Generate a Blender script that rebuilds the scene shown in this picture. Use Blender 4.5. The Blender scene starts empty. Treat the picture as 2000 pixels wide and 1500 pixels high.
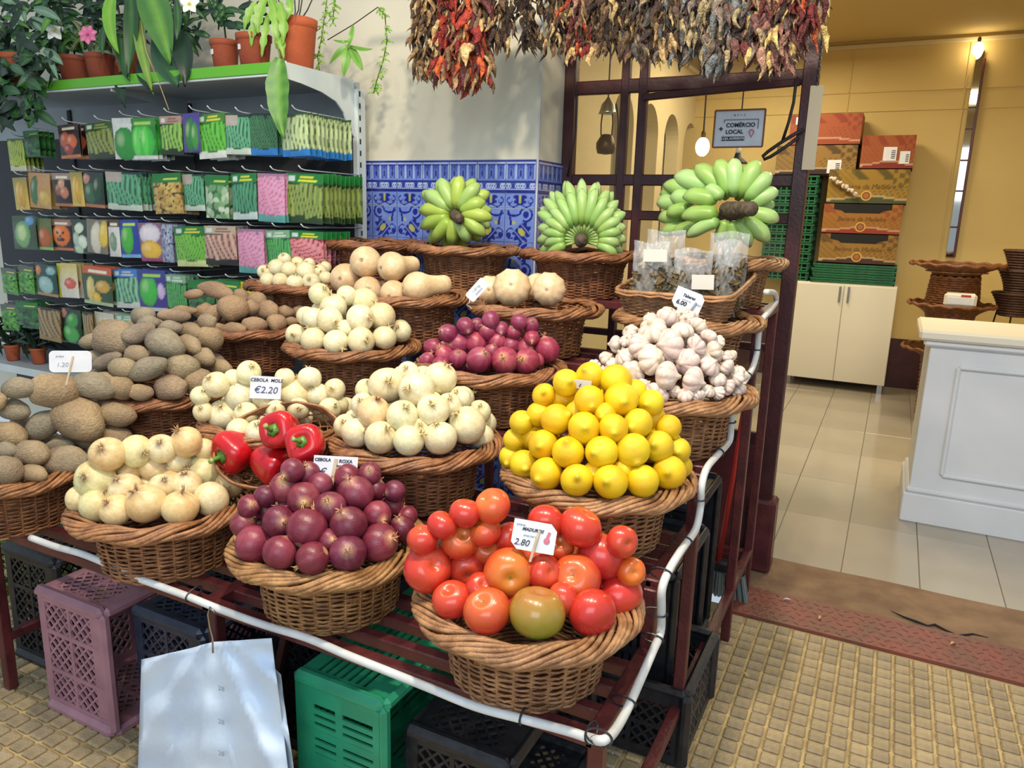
import bpy, math, random
import numpy as np
from mathutils import Vector, Matrix, Euler, Quaternion

scene = bpy.context.scene
COL = scene.collection
RNG = random.Random(7)
PI = math.pi

# ---------------------------------------------------------------- camera
FPX = 1465.0                                   # focal length in pixels of the 2000x1500 frame
CAM_R = np.array([[0.892, -0.123, -0.436], [0.452, 0.184, 0.873], [0.027, 0.975, -0.220]])
_u, _s, _vt = np.linalg.svd(CAM_R); CAM_R = _u @ _vt   # columns: right, up, forward
CAM_C = np.array([0.0, 0.0, 1.45])
cam_data = bpy.data.cameras.new('camera'); cam = bpy.data.objects.new('camera', cam_data); COL.objects.link(cam)
cam_data.sensor_width = 36.0; cam_data.lens = FPX / 2000 * 36.0; cam_data.clip_start = 0.05
_m = Matrix.Identity(4)
for i in range(3):
    _m[i][0] = CAM_R[i, 0]; _m[i][1] = CAM_R[i, 1]; _m[i][2] = -CAM_R[i, 2]; _m[i][3] = CAM_C[i]
cam.matrix_world = _m
scene.camera = cam

# ---------------------------------------------------------------- daylight, lamps, exposure
world = bpy.data.worlds.new('sky'); scene.world = world; world.use_nodes = True
wn = world.node_tree.nodes; wl = world.node_tree.links
wn['Background'].inputs['Color'].default_value = (0.74, 0.87, 1.0, 1); wn['Background'].inputs['Strength'].default_value = 0.50
def area(name, loc, target, size, power, color, size_y=None):
    d = bpy.data.lights.new(name, 'AREA'); d.energy = power; d.color = color; d.size = size
    if size_y: d.shape = 'RECTANGLE'; d.size_y = size_y
    o = bpy.data.objects.new(name, d); COL.objects.link(o); o.location = loc
    o.rotation_euler = (Vector(target) - Vector(loc)).to_track_quat('-Z', 'Y').to_euler(); return o
# warm shop lamps under the awning above the street side of the stand
for i, (lx, ly, pw) in enumerate([(-2.1, 1.0, 4), (-1.35, 0.85, 15), (-0.55, 0.85, 36), (0.2, 0.95, 12)]):
    area('awning_lamp', (lx, ly, 3.05), (lx - 0.15, 2.1, 0.9), 0.12, pw, (1.0, 0.85, 0.64))
# daylight from the open street behind and left of the photographer
area('street_daylight', (0.6, -2.6, 2.9), (-0.7, 2.0, 0.7), 3.2, 66, (0.78, 0.89, 1.0), 2.0)
# lamps inside the shop
area('shop_ceiling_lamp', (0.3, 5.0, 2.86), (0.3, 5.0, 0), 0.9, 36, (1.0, 0.84, 0.56))
area('shop_ceiling_lamp', (-1.0, 6.4, 2.86), (-1.0, 6.4, 0), 0.7, 26, (1.0, 0.85, 0.60))
vs = scene.view_settings
vs.view_transform = 'Standard'; vs.look = 'None'; vs.gamma = 1.0; vs.use_curve_mapping = False
vs.exposure = 0.40

# ---------------------------------------------------------------- measuring helpers
def ray(x, y): return CAM_R @ np.array([x - 1000.0, 750.0 - y, FPX])
def onZ(x, y, v): d = ray(x, y); return CAM_C + (v - CAM_C[2]) / d[2] * d
def onY(x, y, v): d = ray(x, y); return CAM_C + (v - CAM_C[1]) / d[1] * d
def onX(x, y, v): d = ray(x, y); return CAM_C + (v - CAM_C[0]) / d[0] * d
def proj(p):
    c = CAM_R.T @ (np.asarray(p, float) - CAM_C); return 1000 + FPX * c[0] / c[2], 750 - FPX * c[1] / c[2], c[2]

# ---------------------------------------------------------------- colours and materials
def lin1(v):
    v = v / 255.0; return v / 12.92 if v <= 0.04045 else ((v + 0.055) / 1.055) ** 2.4
def C(r, g, b): return (lin1(r), lin1(g), lin1(b))
def mixc(a, b, t): return tuple(a[i] * (1 - t) + b[i] * t for i in range(3))
M = {}
def mk(name, c=(1, 1, 1), rough=0.6, c2=None, scale=8.0, bump=0.0, bscale=60.0, coat=0.0, metal=0.0, vc=False, objc=False,
       spec=0.5, stretch=(1, 1, 1), emit=None, alpha=None, trans=0.0, mixlo=0.35, mixhi=0.65):
    m = bpy.data.materials.new(name); m.use_nodes = True; nt = m.node_tree; N = nt.nodes; L = nt.links
    b = N['Principled BSDF']; out = None
    if vc:
        a = N.new('ShaderNodeAttribute'); a.attribute_name = 'Col'; out = a.outputs['Color']
    else:
        a = N.new('ShaderNodeRGB'); a.outputs[0].default_value = (*c, 1); out = a.outputs[0]
    tc = N.new('ShaderNodeTexCoord'); mp = N.new('ShaderNodeMapping'); mp.inputs['Scale'].default_value = stretch
    L.new(tc.outputs['Object'], mp.inputs['Vector'])
    if c2 is not None:
        n = N.new('ShaderNodeTexNoise'); n.inputs['Scale'].default_value = scale; n.inputs['Detail'].default_value = 4
        L.new(mp.outputs[0], n.inputs['Vector'])
        r = N.new('ShaderNodeMapRange'); r.inputs['From Min'].default_value = mixlo; r.inputs['From Max'].default_value = mixhi
        L.new(n.outputs['Fac'], r.inputs['Value'])
        mx = N.new('ShaderNodeMix'); mx.data_type = 'RGBA'; L.new(r.outputs[0], mx.inputs['Factor']); L.new(out, mx.inputs['A'])
        if vc:
            mx2 = N.new('ShaderNodeMix'); mx2.data_type = 'RGBA'; mx2.blend_type = 'MULTIPLY'; mx2.inputs['Factor'].default_value = 1
            L.new(out, mx2.inputs['A']); mx2.inputs['B'].default_value = (*c2, 1); L.new(mx2.outputs['Result'], mx.inputs['B'])
        else:
            mx.inputs['B'].default_value = (*c2, 1)
        out = mx.outputs['Result']
    if objc:
        oi = N.new('ShaderNodeObjectInfo'); mo = N.new('ShaderNodeMix'); mo.data_type = 'RGBA'; mo.blend_type = 'MULTIPLY'
        mo.inputs['Factor'].default_value = 1; L.new(out, mo.inputs['A']); L.new(oi.outputs['Color'], mo.inputs['B']); out = mo.outputs['Result']
    L.new(out, b.inputs['Base Color'])
    b.inputs['Roughness'].default_value = rough; b.inputs['Metallic'].default_value = metal
    b.inputs['Specular IOR Level'].default_value = spec
    if coat: b.inputs['Coat Weight'].default_value = coat; b.inputs['Coat Roughness'].default_value = 0.08
    if trans: b.inputs['Transmission Weight'].default_value = trans
    if alpha is not None: b.inputs['Alpha'].default_value = alpha
    if emit: b.inputs['Emission Color'].default_value = (*emit[0], 1); b.inputs['Emission Strength'].default_value = emit[1]
    if bump:
        n2 = N.new('ShaderNodeTexNoise'); n2.inputs['Scale'].default_value = bscale; n2.inputs['Detail'].default_value = 3
        L.new(mp.outputs[0], n2.inputs['Vector']); bp = N.new('ShaderNodeBump'); bp.inputs['Strength'].default_value = bump
        bp.inputs['Distance'].default_value = 0.01
        L.new(n2.outputs['Fac'], bp.inputs['Height']); L.new(bp.outputs[0], b.inputs['Normal'])
    M[name] = m; return m
def mk_clear(name, tint, gloss, rough, weight):
    """thin clear sheet: mostly see-through, partly a faint glossy/diffuse film"""
    m = bpy.data.materials.new(name); m.use_nodes = True; nt = m.node_tree; N = nt.nodes; L = nt.links
    N.remove(N['Principled BSDF']); o = N['Material Output']
    t = N.new('ShaderNodeBsdfTransparent'); t.inputs[0].default_value = (*tint, 1)
    g = N.new('ShaderNodeBsdfPrincipled'); g.inputs['Base Color'].default_value = (*gloss, 1); g.inputs['Roughness'].default_value = rough
    mx = N.new('ShaderNodeMixShader'); 
    n = N.new('ShaderNodeTexNoise'); n.inputs['Scale'].default_value = 24; tc = N.new('ShaderNodeTexCoord'); L.new(tc.outputs['Object'], n.inputs['Vector'])
    r = N.new('ShaderNodeMapRange'); r.inputs['From Min'].default_value = .3; r.inputs['From Max'].default_value = .7
    r.inputs['To Min'].default_value = weight * .6; r.inputs['To Max'].default_value = weight * 1.4
    L.new(n.outputs['Fac'], r.inputs['Value']); L.new(r.outputs[0], mx.inputs[0])
    L.new(t.outputs[0], mx.inputs[1]); L.new(g.outputs[0], mx.inputs[2]); L.new(mx.outputs[0], o.inputs['Surface'])
    M[name] = m; return m

# ---------------------------------------------------------------- mesh building
class MB:
    def __init__(s): s.v = []; s.f = []; s.c = []
    def add(s, vs, fs, col=None):
        o = len(s.v); s.v.extend(tuple(map(float, p)) for p in vs); s.f.extend(tuple(i + o for i in f) for f in fs)
        if col is not None:
            s.c.extend([col] * len(vs) if not isinstance(col, list) else col)
        return s
    def box(s, c, d, b=0.0, rot=None, col=None):
        hx, hy, hz = d[0] / 2, d[1] / 2, d[2] / 2
        if b <= 0:
            vs = [(x * hx, y * hy, z * hz) for x in (-1, 1) for y in (-1, 1) for z in (-1, 1)]
            fs = [(0, 1, 3, 2), (4, 6, 7, 5), (0, 4, 5, 1), (2, 3, 7, 6), (0, 2, 6, 4), (1, 5, 7, 3)]
        else:
            b = min(b, hx * .9, hy * .9, hz * .9); vs = []; idx = {}
            for x in (-1, 1):
                for y in (-1, 1):
                    for z in (-1, 1):
                        for a in range(3):
                            idx[(x, y, z, a)] = len(vs)
                            vs.append((x * (hx if a == 0 else hx - b), y * (hy if a == 1 else hy - b), z * (hz if a == 2 else hz - b)))
            fs = []
            for sgn in (-1, 1):
                o = [(-1, -1), (1, -1), (1, 1), (-1, 1)]
                if sgn < 0: o = o[::-1]
                fs.append([idx[(sgn, p, q, 0)] for p, q in o]); fs.append([idx[(q, sgn, p, 1)] for p, q in o]); fs.append([idx[(p, q, sgn, 2)] for p, q in o])
            for p in (-1, 1):
                for q in (-1, 1):
                    fs.append([idx[(-1, p, q, 1)], idx[(1, p, q, 1)], idx[(1, p, q, 2)], idx[(-1, p, q, 2)]][::(1 if p * q < 0 else -1)] if True else 0)
                    fs.append([idx[(p, -1, q, 0)], idx[(p, 1, q, 0)], idx[(p, 1, q, 2)], idx[(p, -1, q, 2)]][::(-1 if p * q < 0 else 1)])
                    fs.append([idx[(p, q, -1, 0)], idx[(p, q, 1, 0)], idx[(p, q, 1, 1)], idx[(p, q, -1, 1)]][::(1 if p * q < 0 else -1)])
                    for r in (-1, 1):
                        fs.append([idx[(p, q, r, 0)], idx[(p, q, r, 1)], idx[(p, q, r, 2)]][::(1 if p * q * r > 0 else -1)])
        if rot is not None:
            vs = [tuple(rot @ Vector(p)) for p in vs]
        return s.add([(p[0] + c[0], p[1] + c[1], p[2] + c[2]) for p in vs], fs, col)
    def bar(s, a, b, w, h=None, bev=0.0, up=(0, 0, 1), col=None):
        a = Vector(a); b = Vector(b); d = b - a; L = d.length; x = d.normalized(); u = Vector(up)
        if abs(x.dot(u)) > .98: u = Vector((0, 1, 0))
        y = u.cross(x).normalized(); z = x.cross(y); R = Matrix((x, y, z)).transposed()
        return s.box((a + b) / 2, (L, w, h or w), bev, R, col)
    def tube(s, pts, r, n=8, closed=False, col=None, cap=True, squash=1.0):
        P = np.array(pts, float); k = len(P)
        rr = np.full(k, r) if np.isscalar(r) else np.array(r, float)
        if closed: T = np.roll(P, -1, 0) - np.roll(P, 1, 0)
        else: T = np.gradient(P, axis=0)
        T /= np.maximum(np.linalg.norm(T, axis=1), 1e-9)[:, None]
        ref = np.array([0, 0, 1.0]) if abs(T[0, 2]) < .9 else np.array([1.0, 0, 0])
        nrm = np.zeros_like(P); v = np.cross(T[0], ref); v /= np.linalg.norm(v); nrm[0] = v
        for i in range(1, k):
            v = nrm[i - 1] - T[i] * nrm[i - 1].dot(T[i]); nrm[i] = v / max(np.linalg.norm(v), 1e-9)
        bn = np.cross(T, nrm); an = np.linspace(0, 2 * PI, n, endpoint=False)
        V = (P[:, None] + rr[:, None, None] * (np.cos(an)[None, :, None] * nrm[:, None] + squash * np.sin(an)[None, :, None] * bn[:, None])).reshape(-1, 3)
        fs = []; m = k if closed else k - 1
        for i in range(m):
            j = (i + 1) % k
            for a in range(n):
                b2 = (a + 1) % n; fs.append((i * n + a, i * n + b2, j * n + b2, j * n + a))
        if not closed and cap: fs.append(tuple(range(n - 1, -1, -1))); fs.append(tuple((k - 1) * n + a for a in range(n)))
        if col is not None and isinstance(col, list) and len(col) == k: col = [c for c in col for _ in range(n)]
        return s.add(V, fs, col)
    def lathe(s, prof, n=24, fr=None, colf=None, center=(0, 0, 0)):
        """prof: (radius, z) from bottom to top; fr(theta,t)->radial factor; colf(theta,t)->colour"""
        vs = []; cs = []; k = len(prof)
        for i, (r, z) in enumerate(prof):
            t = i / (k - 1)
            for a in range(n):
                th = 2 * PI * a / n; q = r * (fr(th, t) if fr else 1.0)
                vs.append((center[0] + q * math.cos(th), center[1] + q * math.sin(th), center[2] + z)); cs.append(colf(th, t) if colf else None)
        fs = [(i * n + a, i * n + (a + 1) % n, (i + 1) * n + (a + 1) % n, (i + 1) * n + a) for i in range(k - 1) for a in range(n)]
        fs.append(tuple(range(n - 1, -1, -1))); fs.append(tuple((k - 1) * n + a for a in range(n)))
        return s.add(vs, fs, cs if colf else None)
    def grid(s, f, nu, nv, colf=None, double=False):
        vs = []; cs = []
        for j in range(nv + 1):
            for i in range(nu + 1):
                vs.append(f(i / nu, j / nv))
                if colf: cs.append(colf(i / nu, j / nv))
        fs = [(j * (nu + 1) + i, j * (nu + 1) + i + 1, (j + 1) * (nu + 1) + i + 1, (j + 1) * (nu + 1) + i) for j in range(nv) for i in range(nu)]
        return s.add(vs, fs, cs if colf else None)
    def mesh(s, name, mat=None, smooth=False):
        me = bpy.data.meshes.new(name); me.from_pydata(s.v, [], s.f)
        if s.c:
            at = me.color_attributes.new('Col', 'FLOAT_COLOR', 'POINT')
            arr = np.ones((len(s.v), 4), np.float32); arr[:, :3] = np.array(s.c, np.float32); at.data.foreach_set('color', arr.ravel())
        if smooth: me.polygons.foreach_set('use_smooth', [True] * len(me.polygons))
        if mat: me.materials.append(M[mat])
        me.update(); return me
    def build(s, name, mat, parent=None, smooth=False, loc=None): return link(name, s.mesh(name, mat, smooth), parent, loc)

def link(name, data, parent=None, loc=None, rot=None, scale=None, color=None):
    o = bpy.data.objects.new(name, data); COL.objects.link(o)
    if parent is not None: o.parent = parent
    if loc is not None: o.location = loc
    if rot is not None: o.rotation_euler = rot
    if scale is not None: o.scale = scale
    if color is not None: o.color = (*color, 1)
    return o
def tag(o, label, cat, group=None):
    o['label'] = label; o['category'] = cat
    if group: o['group'] = group
    return o
def thing(name, label, cat, loc=(0, 0, 0), rot=None, group=None):
    o = link(name, None, None, loc, rot); o.empty_display_size = .05; return tag(o, label, cat, group)
def struct(o): o['kind'] = 'structure'; return o
def mb(): return MB()
ORD = ['first', 'second', 'third', 'fourth', 'fifth', 'sixth', 'seventh', 'eighth', 'ninth', 'tenth', 'eleventh', 'twelfth', 'thirteenth', 'fourteenth']
_font_cache = {}
def text_mesh(txt, size, mat, shear=0.0, bold=0.0, align='CENTER', spacing=1.0):
    cu = bpy.data.curves.new('lettering', 'FONT'); cu.body = txt; cu.size = size; cu.shear = shear; cu.offset = bold
    cu.align_x = align; cu.align_y = 'CENTER'; cu.extrude = 0.0004; cu.resolution_u = 3; cu.space_character = spacing
    ob = bpy.data.objects.new('lettering', cu); COL.objects.link(ob)
    dg = bpy.context.evaluated_depsgraph_get(); me = bpy.data.meshes.new_from_object(ob.evaluated_get(dg))
    bpy.data.objects.remove(ob); bpy.data.curves.remove(cu); me.materials.clear(); me.materials.append(M[mat]); return me
# ---------------------------------------------------------------- the palette
mk('plaster', C(220, 214, 192), .9, C(206, 202, 184), 1.3, .25, 9)
mk('glaze', vc=True, rough=.22, coat=.4, c2=(.82, .84, .9), scale=30)
mk('grout', C(190, 196, 205), .8)
mk('maroon_paint', C(92, 40, 42), .38, C(72, 30, 34), 14, .15, 90)
mk('maroon_dark', C(70, 30, 34), .4, C(56, 24, 28), 10, .1, 80)
mk('yellow_wall', C(214, 190, 128), .85, C(206, 180, 116), 1.0, .08, 20)
mk('cream_wall', C(214, 198, 156), .85, C(205, 188, 146), 1.2, .08, 20)
mk('niche_grey', C(150, 140, 120), .9, C(140, 130, 110), 2)
mk('ceiling_paint', C(200, 178, 120), .9)
mk('floor_tile', C(180, 174, 162), .14, C(168, 162, 150), 1.5, .03, 14, objc=True)
mk('floor_joint', C(120, 112, 98), .9)
mk('paver', C(182, 163, 126), .55, C(162, 142, 108), 26, .35, 120, objc=True)
mk('paver_vc', vc=True, rough=.6, c2=(.85, .84, .82), scale=26, bump=.35, bscale=120)
mk('paver_joint', C(206, 182, 128), .8, C(168, 144, 102), 12, .4, 80)
mk('concrete', C(142, 116, 88), .9, C(118, 92, 72), 7, .6, 40)
mk('rust_plate', C(128, 66, 56), .5, C(108, 70, 58), 9, .3, 60)
mk('white_metal', C(206, 216, 216), .45, C(190, 202, 204), 5)
mk('dark_gap', C(30, 32, 34), .9)
mk('green_strip', C(92, 168, 40), .35)
mk('white_hose', C(222, 226, 228), .4, C(200, 202, 200), 9)
mk('black_plastic', C(26, 27, 32), .38, C(40, 42, 48), 30, .1, 60)
mk('navy_plastic', C(34, 42, 60), .36, C(46, 54, 72), 24, .1, 60)
mk('pink_plastic', C(168, 122, 134), .5, C(150, 108, 120), 12, .1, 60)
mk('green_plastic', C(48, 158, 118), .38, C(38, 138, 104), 9, .06, 60)
mk('dark_green_plastic', C(28, 110, 66), .4, C(20, 88, 52), 12)
mk('blue_plastic', C(30, 62, 130), .4)
mk('wicker', C(164, 124, 88), .5, C(116, 80, 54), 38, .25, 150, objc=True, stretch=(1, 1, 1))
mk('wicker_rim', C(172, 132, 94), .45, C(124, 88, 58), 30, .25, 150, objc=True)
mk('produce_matte', vc=True, objc=True, rough=.75, c2=(.78, .75, .72), scale=6, bump=.5, bscale=10)
mk('produce_satin', vc=True, objc=True, rough=.36, c2=(.88, .83, .74), scale=4, bump=.10, bscale=9)
mk('produce_gloss', vc=True, objc=True, rough=.27, c2=(.95, .86, .80), scale=2.2, coat=.28)
mk('lemon_skin', vc=True, objc=True, rough=.36, c2=(.97, .92, .8), scale=2.5, bump=.25, bscale=42)
mk('leaf', vc=True, objc=True, rough=.42, c2=(.8, .85, .7), scale=18)
mk('leaf_matte', vc=True, objc=True, rough=.6, c2=(.75, .8, .6), scale=30)
mk('terracotta', C(178, 92, 54), .7, C(160, 78, 48), 9, .15, 50, objc=True)
mk('soil', C(44, 34, 28), .95, C(30, 24, 20), 40, .6, 90)
mk('chili_skin', vc=True, objc=True, rough=.40, c2=(.62, .56, .52), scale=9, bump=1.0, bscale=14)
mk('card_print', vc=True, rough=.42, c2=(.9, .9, .9), scale=40, coat=.25)
mk('paper_print', vc=True, rough=.7)
mk('paper', C(214, 218, 226), .6, C(206, 210, 220), 30)
mk('ink', C(30, 34, 48), .6)
mk('ink_blue', C(52, 66, 110), .6)
mk('white_paint', C(216, 220, 226), .5, C(206, 212, 220), 3)
mk('cabinet_white', C(226, 222, 206), .4)
mk('steel', C(170, 170, 172), .3, metal=1)
mk('cardboard_print', vc=True, rough=.8)
mk('cardboard', C(170, 120, 70), .85, C(150, 104, 60), 8)
mk('brass_dark', C(96, 74, 46), .4, metal=.6)
mk('mirror', C(190, 186, 176), .05, metal=1)
mk('bulb_glow', (1, .9, .7), .3, emit=((1.0, .82, .5), 14))
mk('wood_stick', C(196, 178, 150), .7, C(180, 160, 130), 40)
mk('straw', C(186, 164, 112), .7)
mk('bristle', C(120, 132, 130), .8)
mk('red_handle', C(176, 46, 40), .35)
mk('iron', C(34, 26, 28), .5)
mk('bag_white', C(212, 228, 246), .40, C(198, 216, 240), 6, .15, 30)
mk('woodframe', C(128, 74, 42), .5)
mk('bark_banana', C(98, 84, 66), .8, C(64, 54, 44), 60, .6, 90)
mk('cream_card', C(206, 190, 160), .7)
mk_clear('glass', (.97, .98, .96), (.5, .55, .55), .03, .03)
mk_clear('cellophane', (.93, .94, .94), (.88, .92, .96), .15, .17)

# ---------------------------------------------------------------- street floor: small square pads
PITCH = .0555
slab = struct(mb().box((-.8, .63, -.035), (7.4, 4.28, .05)).build('floor_street', 'paver_joint'))
pad = mb().box((0, 0, 0), (.047, .047, .014), .005).mesh('paver', 'paver')
cells = []
for i in range(-62, 24):
    for j in range(10, 49):
        x = -.394 + (i + .5) * PITCH; y = 2.70 - (j - 9.5) * PITCH
        if y > .55: cells.append((x, y))
def pad_tone(r):
    t = r.random(); c = mixc((1.0, 1.0, .98), (.80, .82, .88), t); k = r.uniform(.86, 1.1); return tuple(q * k for q in c)
scored = []
for (x, y) in cells:
    px, py, d = proj((x, y, 0))
    if d > .3 and -20 < px < 2020 and 0 < py < 1520 and (x > -.42 or (px < 330 and py > 1290)): scored.append((d, x, y))
scored.sort(); chosen = {(x, y) for d, x, y in scored[:300]}
rest = mb(); rp = random.Random(3)
for (x, y) in cells:
    tone = pad_tone(rp)
    if (x, y) in chosen:
        link('paver', pad, slab, (x, y, -.007), None, None, tone)
    else:
        c = tuple(a * b for a, b in zip(C(182, 163, 126), tone)); rest.box((x, y, -.007), (.047, .047, .014), .005, None, c)
o = rest.build('paver_field', 'paver_vc', slab); o['kind'] = 'stuff'

# ---------------------------------------------------------------- threshold
def slope_plate(x0, x1, y0, y1, z0, z1, th): 
    return [(x0, y0, z0), (x1, y0, z0), (x1, y1, z1), (x0, y1, z1), (x0, y0, z0 - th), (x1, y0, z0 - th), (x1, y1, z1 - th), (x0, y1, z1 - th)]
BOXF = [(0, 1, 2, 3), (7, 6, 5, 4), (0, 4, 5, 1), (1, 5, 6, 2), (2, 6, 7, 3), (3, 7, 4, 0)]
plate = struct(mb().add(slope_plate(-.43, 2.2, 2.712, 2.93, .004, .014, .012), BOXF).build('trim_1', 'rust_plate'))
lz = mb().box((0, 0, 0), (.022, .005, .0016), .0006).mesh('tread_bump', 'rust_plate')
for r_ in range(6):
    for c_ in range(28):
        x = -.38 + c_ * .036 + (r_ % 2) * .018; y = 2.735 + r_ * .034
        link('tread_bump', lz, plate, (x, y, .0046 + (y - 2.712) / .218 * .010), (0, 0, (.6 if (r_ + c_) % 2 else -.6)))
sill = mb().grid(lambda u, v: (-1.36 + 3.6 * u, 2.93 + .35 * v, .0045 * math.sin(u * 37 + v * 5) * math.sin(v * 9) + .002), 70, 10)
sill.box((.44, 3.10, -.03), (3.6, .35, .05)); struct(sill.build('trim_2', 'concrete'))
mbk = mb()   # cracks in the sill
cr = [onZ(x, y, .006) for x, y in ((1740, 1193), (1765, 1205), (1790, 1214), (1812, 1222), (1826, 1220), (1845, 1230), (1870, 1242), (1900, 1238), (1930, 1245))]
mbk.tube(cr, [.001, .004, .005, .003, .005, .004, .005, .003, .001], 5); k_ = mbk.build('crack', 'dark_gap', None); k_.parent = bpy.data.objects['trim_2']
# shop floor
sf = struct(mb().box((.1, 5.44, -.03), (4.6, 4.34, .05)).build('floor_shop', 'floor_joint'))
tm = mb().box((0, 0, 0), (.297, .617, .010), .0015).mesh('tile', 'floor_tile'); rt = random.Random(5)
for i in range(-7, 9):
    for j in range(7):
        k = rt.uniform(.95, 1.04); link('tile', tm, sf, (-.345 + .15 + i * .30, 3.28 + .31 + j * .62, -.005), None, None, (k, k, k * .99))

# ---------------------------------------------------------------- front wall with azulejo tiles
WALLX = -1.36
mk('grout_wall', C(176, 186, 200), .8)
wf = struct(mb().box(((WALLX - 7.2) / 2, 3.06, 1.6), (WALLX + 7.2, .32, 3.2)).build('wall_front', 'plaster'))
struct(mb().box((.4, 3.06, 2.95), (3.52, .32, .9)).build('wall_lintel_unseen', 'plaster'))  # unseen wall over the doorway, added to block sky light
LT, DK, MDB, YE, WH = C(118, 142, 214), C(36, 46, 140), C(72, 92, 186), C(176, 176, 92), C(178, 196, 226)
def t_border(u, v):     # v up
    if v > .93: return DK
    if v > .88: return WH
    if v > .42:
        w = (u * 3) % 1 - .5; vv = (v - .42) / .46
        dro = (w / .17) ** 2 + ((vv - .38) / .34) ** 2
        if dro < .55 or (abs(w) < .05 and .6 < vv < .85): return DK
        if dro < 1.25: return LT
        w2 = abs(w)
        if abs(w2 - .36) < .06 and vv < .85: return LT
        if abs(w2 - .46) < .04 and vv < .95: return WH
        return MDB if vv < .9 else DK
    if v > .36: return LT
    if v > .30: return DK
    if v > .12:
        w = ((u * 2) % 1 - .5); vv = (v - .21) / .09
        if abs(w) * 9 + abs(vv) < 1: return DK
        for cx in (.26, .40):
            q = math.hypot((abs(w) - cx) * 6, vv * .75)
            if .38 < q < .72: return WH
        return MDB
    if v > .09: return WH
    return DK
def t_half(u, v):
    w = abs(u - .5); 
    if (w / .045) ** 2 + ((v - .6) / .3) ** 2 < 1: return YE
    for k, (cx, cy, rx, ry) in enumerate(((.09, .55, .06, .35), (.15, .75, .08, .14), (.14, .4, .08, .13))):
        if ((w - cx) / rx) ** 2 + ((v - cy) / ry) ** 2 < 1: return DK
    q = math.hypot((w - .36), (v - .5) * .42)
    if .07 < q < .105 and not (w < .36 and v > .5): return DK
    if abs(v - .14 - .1 * math.cos(w * 14)) < .05 and w < .4: return DK
    return LT if v > .06 else WH
def t_full(u, v):       # ornament growing from the top-left corner
    x, y = u, 1 - v
    if y < .02: return WH
    q = math.hypot(x - .72, y - .18)
    if q < .10: return DK
    if .17 < q < .235 and (x > .62 or y < .15): return DK
    q = math.hypot(x - .02, y - .22)
    if abs(x - .06 - .14 * math.sin(y * 3.4)) < .035 and .05 < y < .5: return DK
    if abs(y - .12 - .10 * math.sin(x * 5.2)) < .033 and .05 < x < .55: return DK
    if math.hypot(x - .14, y - .80) < .085: return DK
    q = math.hypot(x - .2, y - .75)
    if .13 < q < .17 and x < .3: return DK
    a, b = (x - .58) * .70 + (y - .70) * .70, -(x - .58) * .70 + (y - .70) * .70   # along / across the diagonal flower
    if abs(b) < .085 and abs(a) < .13: return YE if abs(b) < .055 or abs(a) < .1 else DK
    an = math.atan2(b, a); rr = math.hypot(a, b)
    if rr < .30 + .05 * math.sin(an * 9) and a > -.2:
        if abs(b) < .015 or abs(abs(b) - .16) < .018: return LT
        return DK
    if abs(x - .30) + abs(y - .42) < .07: return YE
    return LT
tw, th_ = .1385, .136
def tile_mesh(f, w, h, n, flipx=False, flipy=False):
    m = mb(); nv = max(6, int(n * h / w)); q = .0030
    m.grid(lambda u, v: ((u - .5) * (w - q), -.008, (v - .5) * (h - q)), n, nv, lambda u, v: f(1 - u if flipx else u, 1 - v if flipy else v))
    e = [(-w / 2 + q / 2, -h / 2 + q / 2), (w / 2 - q / 2, -h / 2 + q / 2), (w / 2 - q / 2, h / 2 - q / 2), (-w / 2 + q / 2, h / 2 - q / 2)]
    vs = [(x, -.008, z) for x, z in e] + [(x, 0, z) for x, z in e]
    m.add(vs, [(i, 4 + i, 4 + (i + 1) % 4, (i + 1) % 4) for i in range(4)], MDB); return m.mesh('tile', 'glaze')
TB = tile_mesh(t_border, tw, th_, 40); TH = tile_mesh(t_half, tw, .060, 36)
TF = {(a, b): tile_mesh(t_full, tw, .142, 40, a, b) for a in (0, 1) for b in (0, 1)}
ZT = 1.675
def tile_column(place, k):
    place(TB, ZT - th_ / 2); place(TH, ZT - th_ - .030)
    z = ZT - th_ - .060; r_ = 0
    while z > .3:
        place(TF[(k % 2, r_ % 2)], z - .071); z -= .142; r_ += 1
for c_ in range(9):
    xc = WALLX - tw * (c_ + .5) - .001
    tile_column(lambda me, z: link('tile', me, wf, (xc, 2.9, z)), c_)
for c_ in range(2):
    yc = 2.9 + tw * (c_ + .5)
    tile_column(lambda me, z: link('tile', me, wf, (WALLX, yc, z), (0, 0, PI / 2)), c_ + 1)
mb().box((WALLX + .004, 2.896, .84), (.007, .007, ZT * 2 - 1.68 + 1.675 - 1.67 + 1.66), .002).build('corner_bead', 'grout', wf)

mb().box(((WALLX - 2.62) / 2, 2.8985, .84), (WALLX + 2.62 , .003, ZT * 1.0)).build('tile_bed', 'grout_wall', wf)
# ---------------------------------------------------------------- window panel beside the doorway
YP = 3.17
win = struct(link('window_1', None)); win.empty_display_size = .1
def wbar(name, a, b, w, h, mat='maroon_dark'): return mb().bar(a, b, w, h, .004).build(name, mat, win)
wbar('frame_post', (-1.335, YP, 0), (-1.335, YP, 2.5), .05, .05); wbar('frame_post', (-.366, YP, 0), (-.366, YP, 2.5), .055, .07)
wbar('mullion', (-1.09, YP, .54), (-1.09, YP, 2.5), .034, .036); wbar('mullion', (-1.012, YP, .54), (-1.012, YP, 2.5), .036, .036)
wbar('mullion', (-.62, YP, .54), (-.62, YP, 1.44), .03, .03)
for z, w in ((1.985, .055), (1.608, .045), (1.463, .04), (.56, .06), (.95, .03), (2.47, .06)):
    wbar('rail', (-1.33, YP, z), (-.37, YP, z), .028, w)
wbar('sash_rail', (-1.01, YP - .02, 1.935), (-.40, YP - .02, 1.965), .02, .028)
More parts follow.
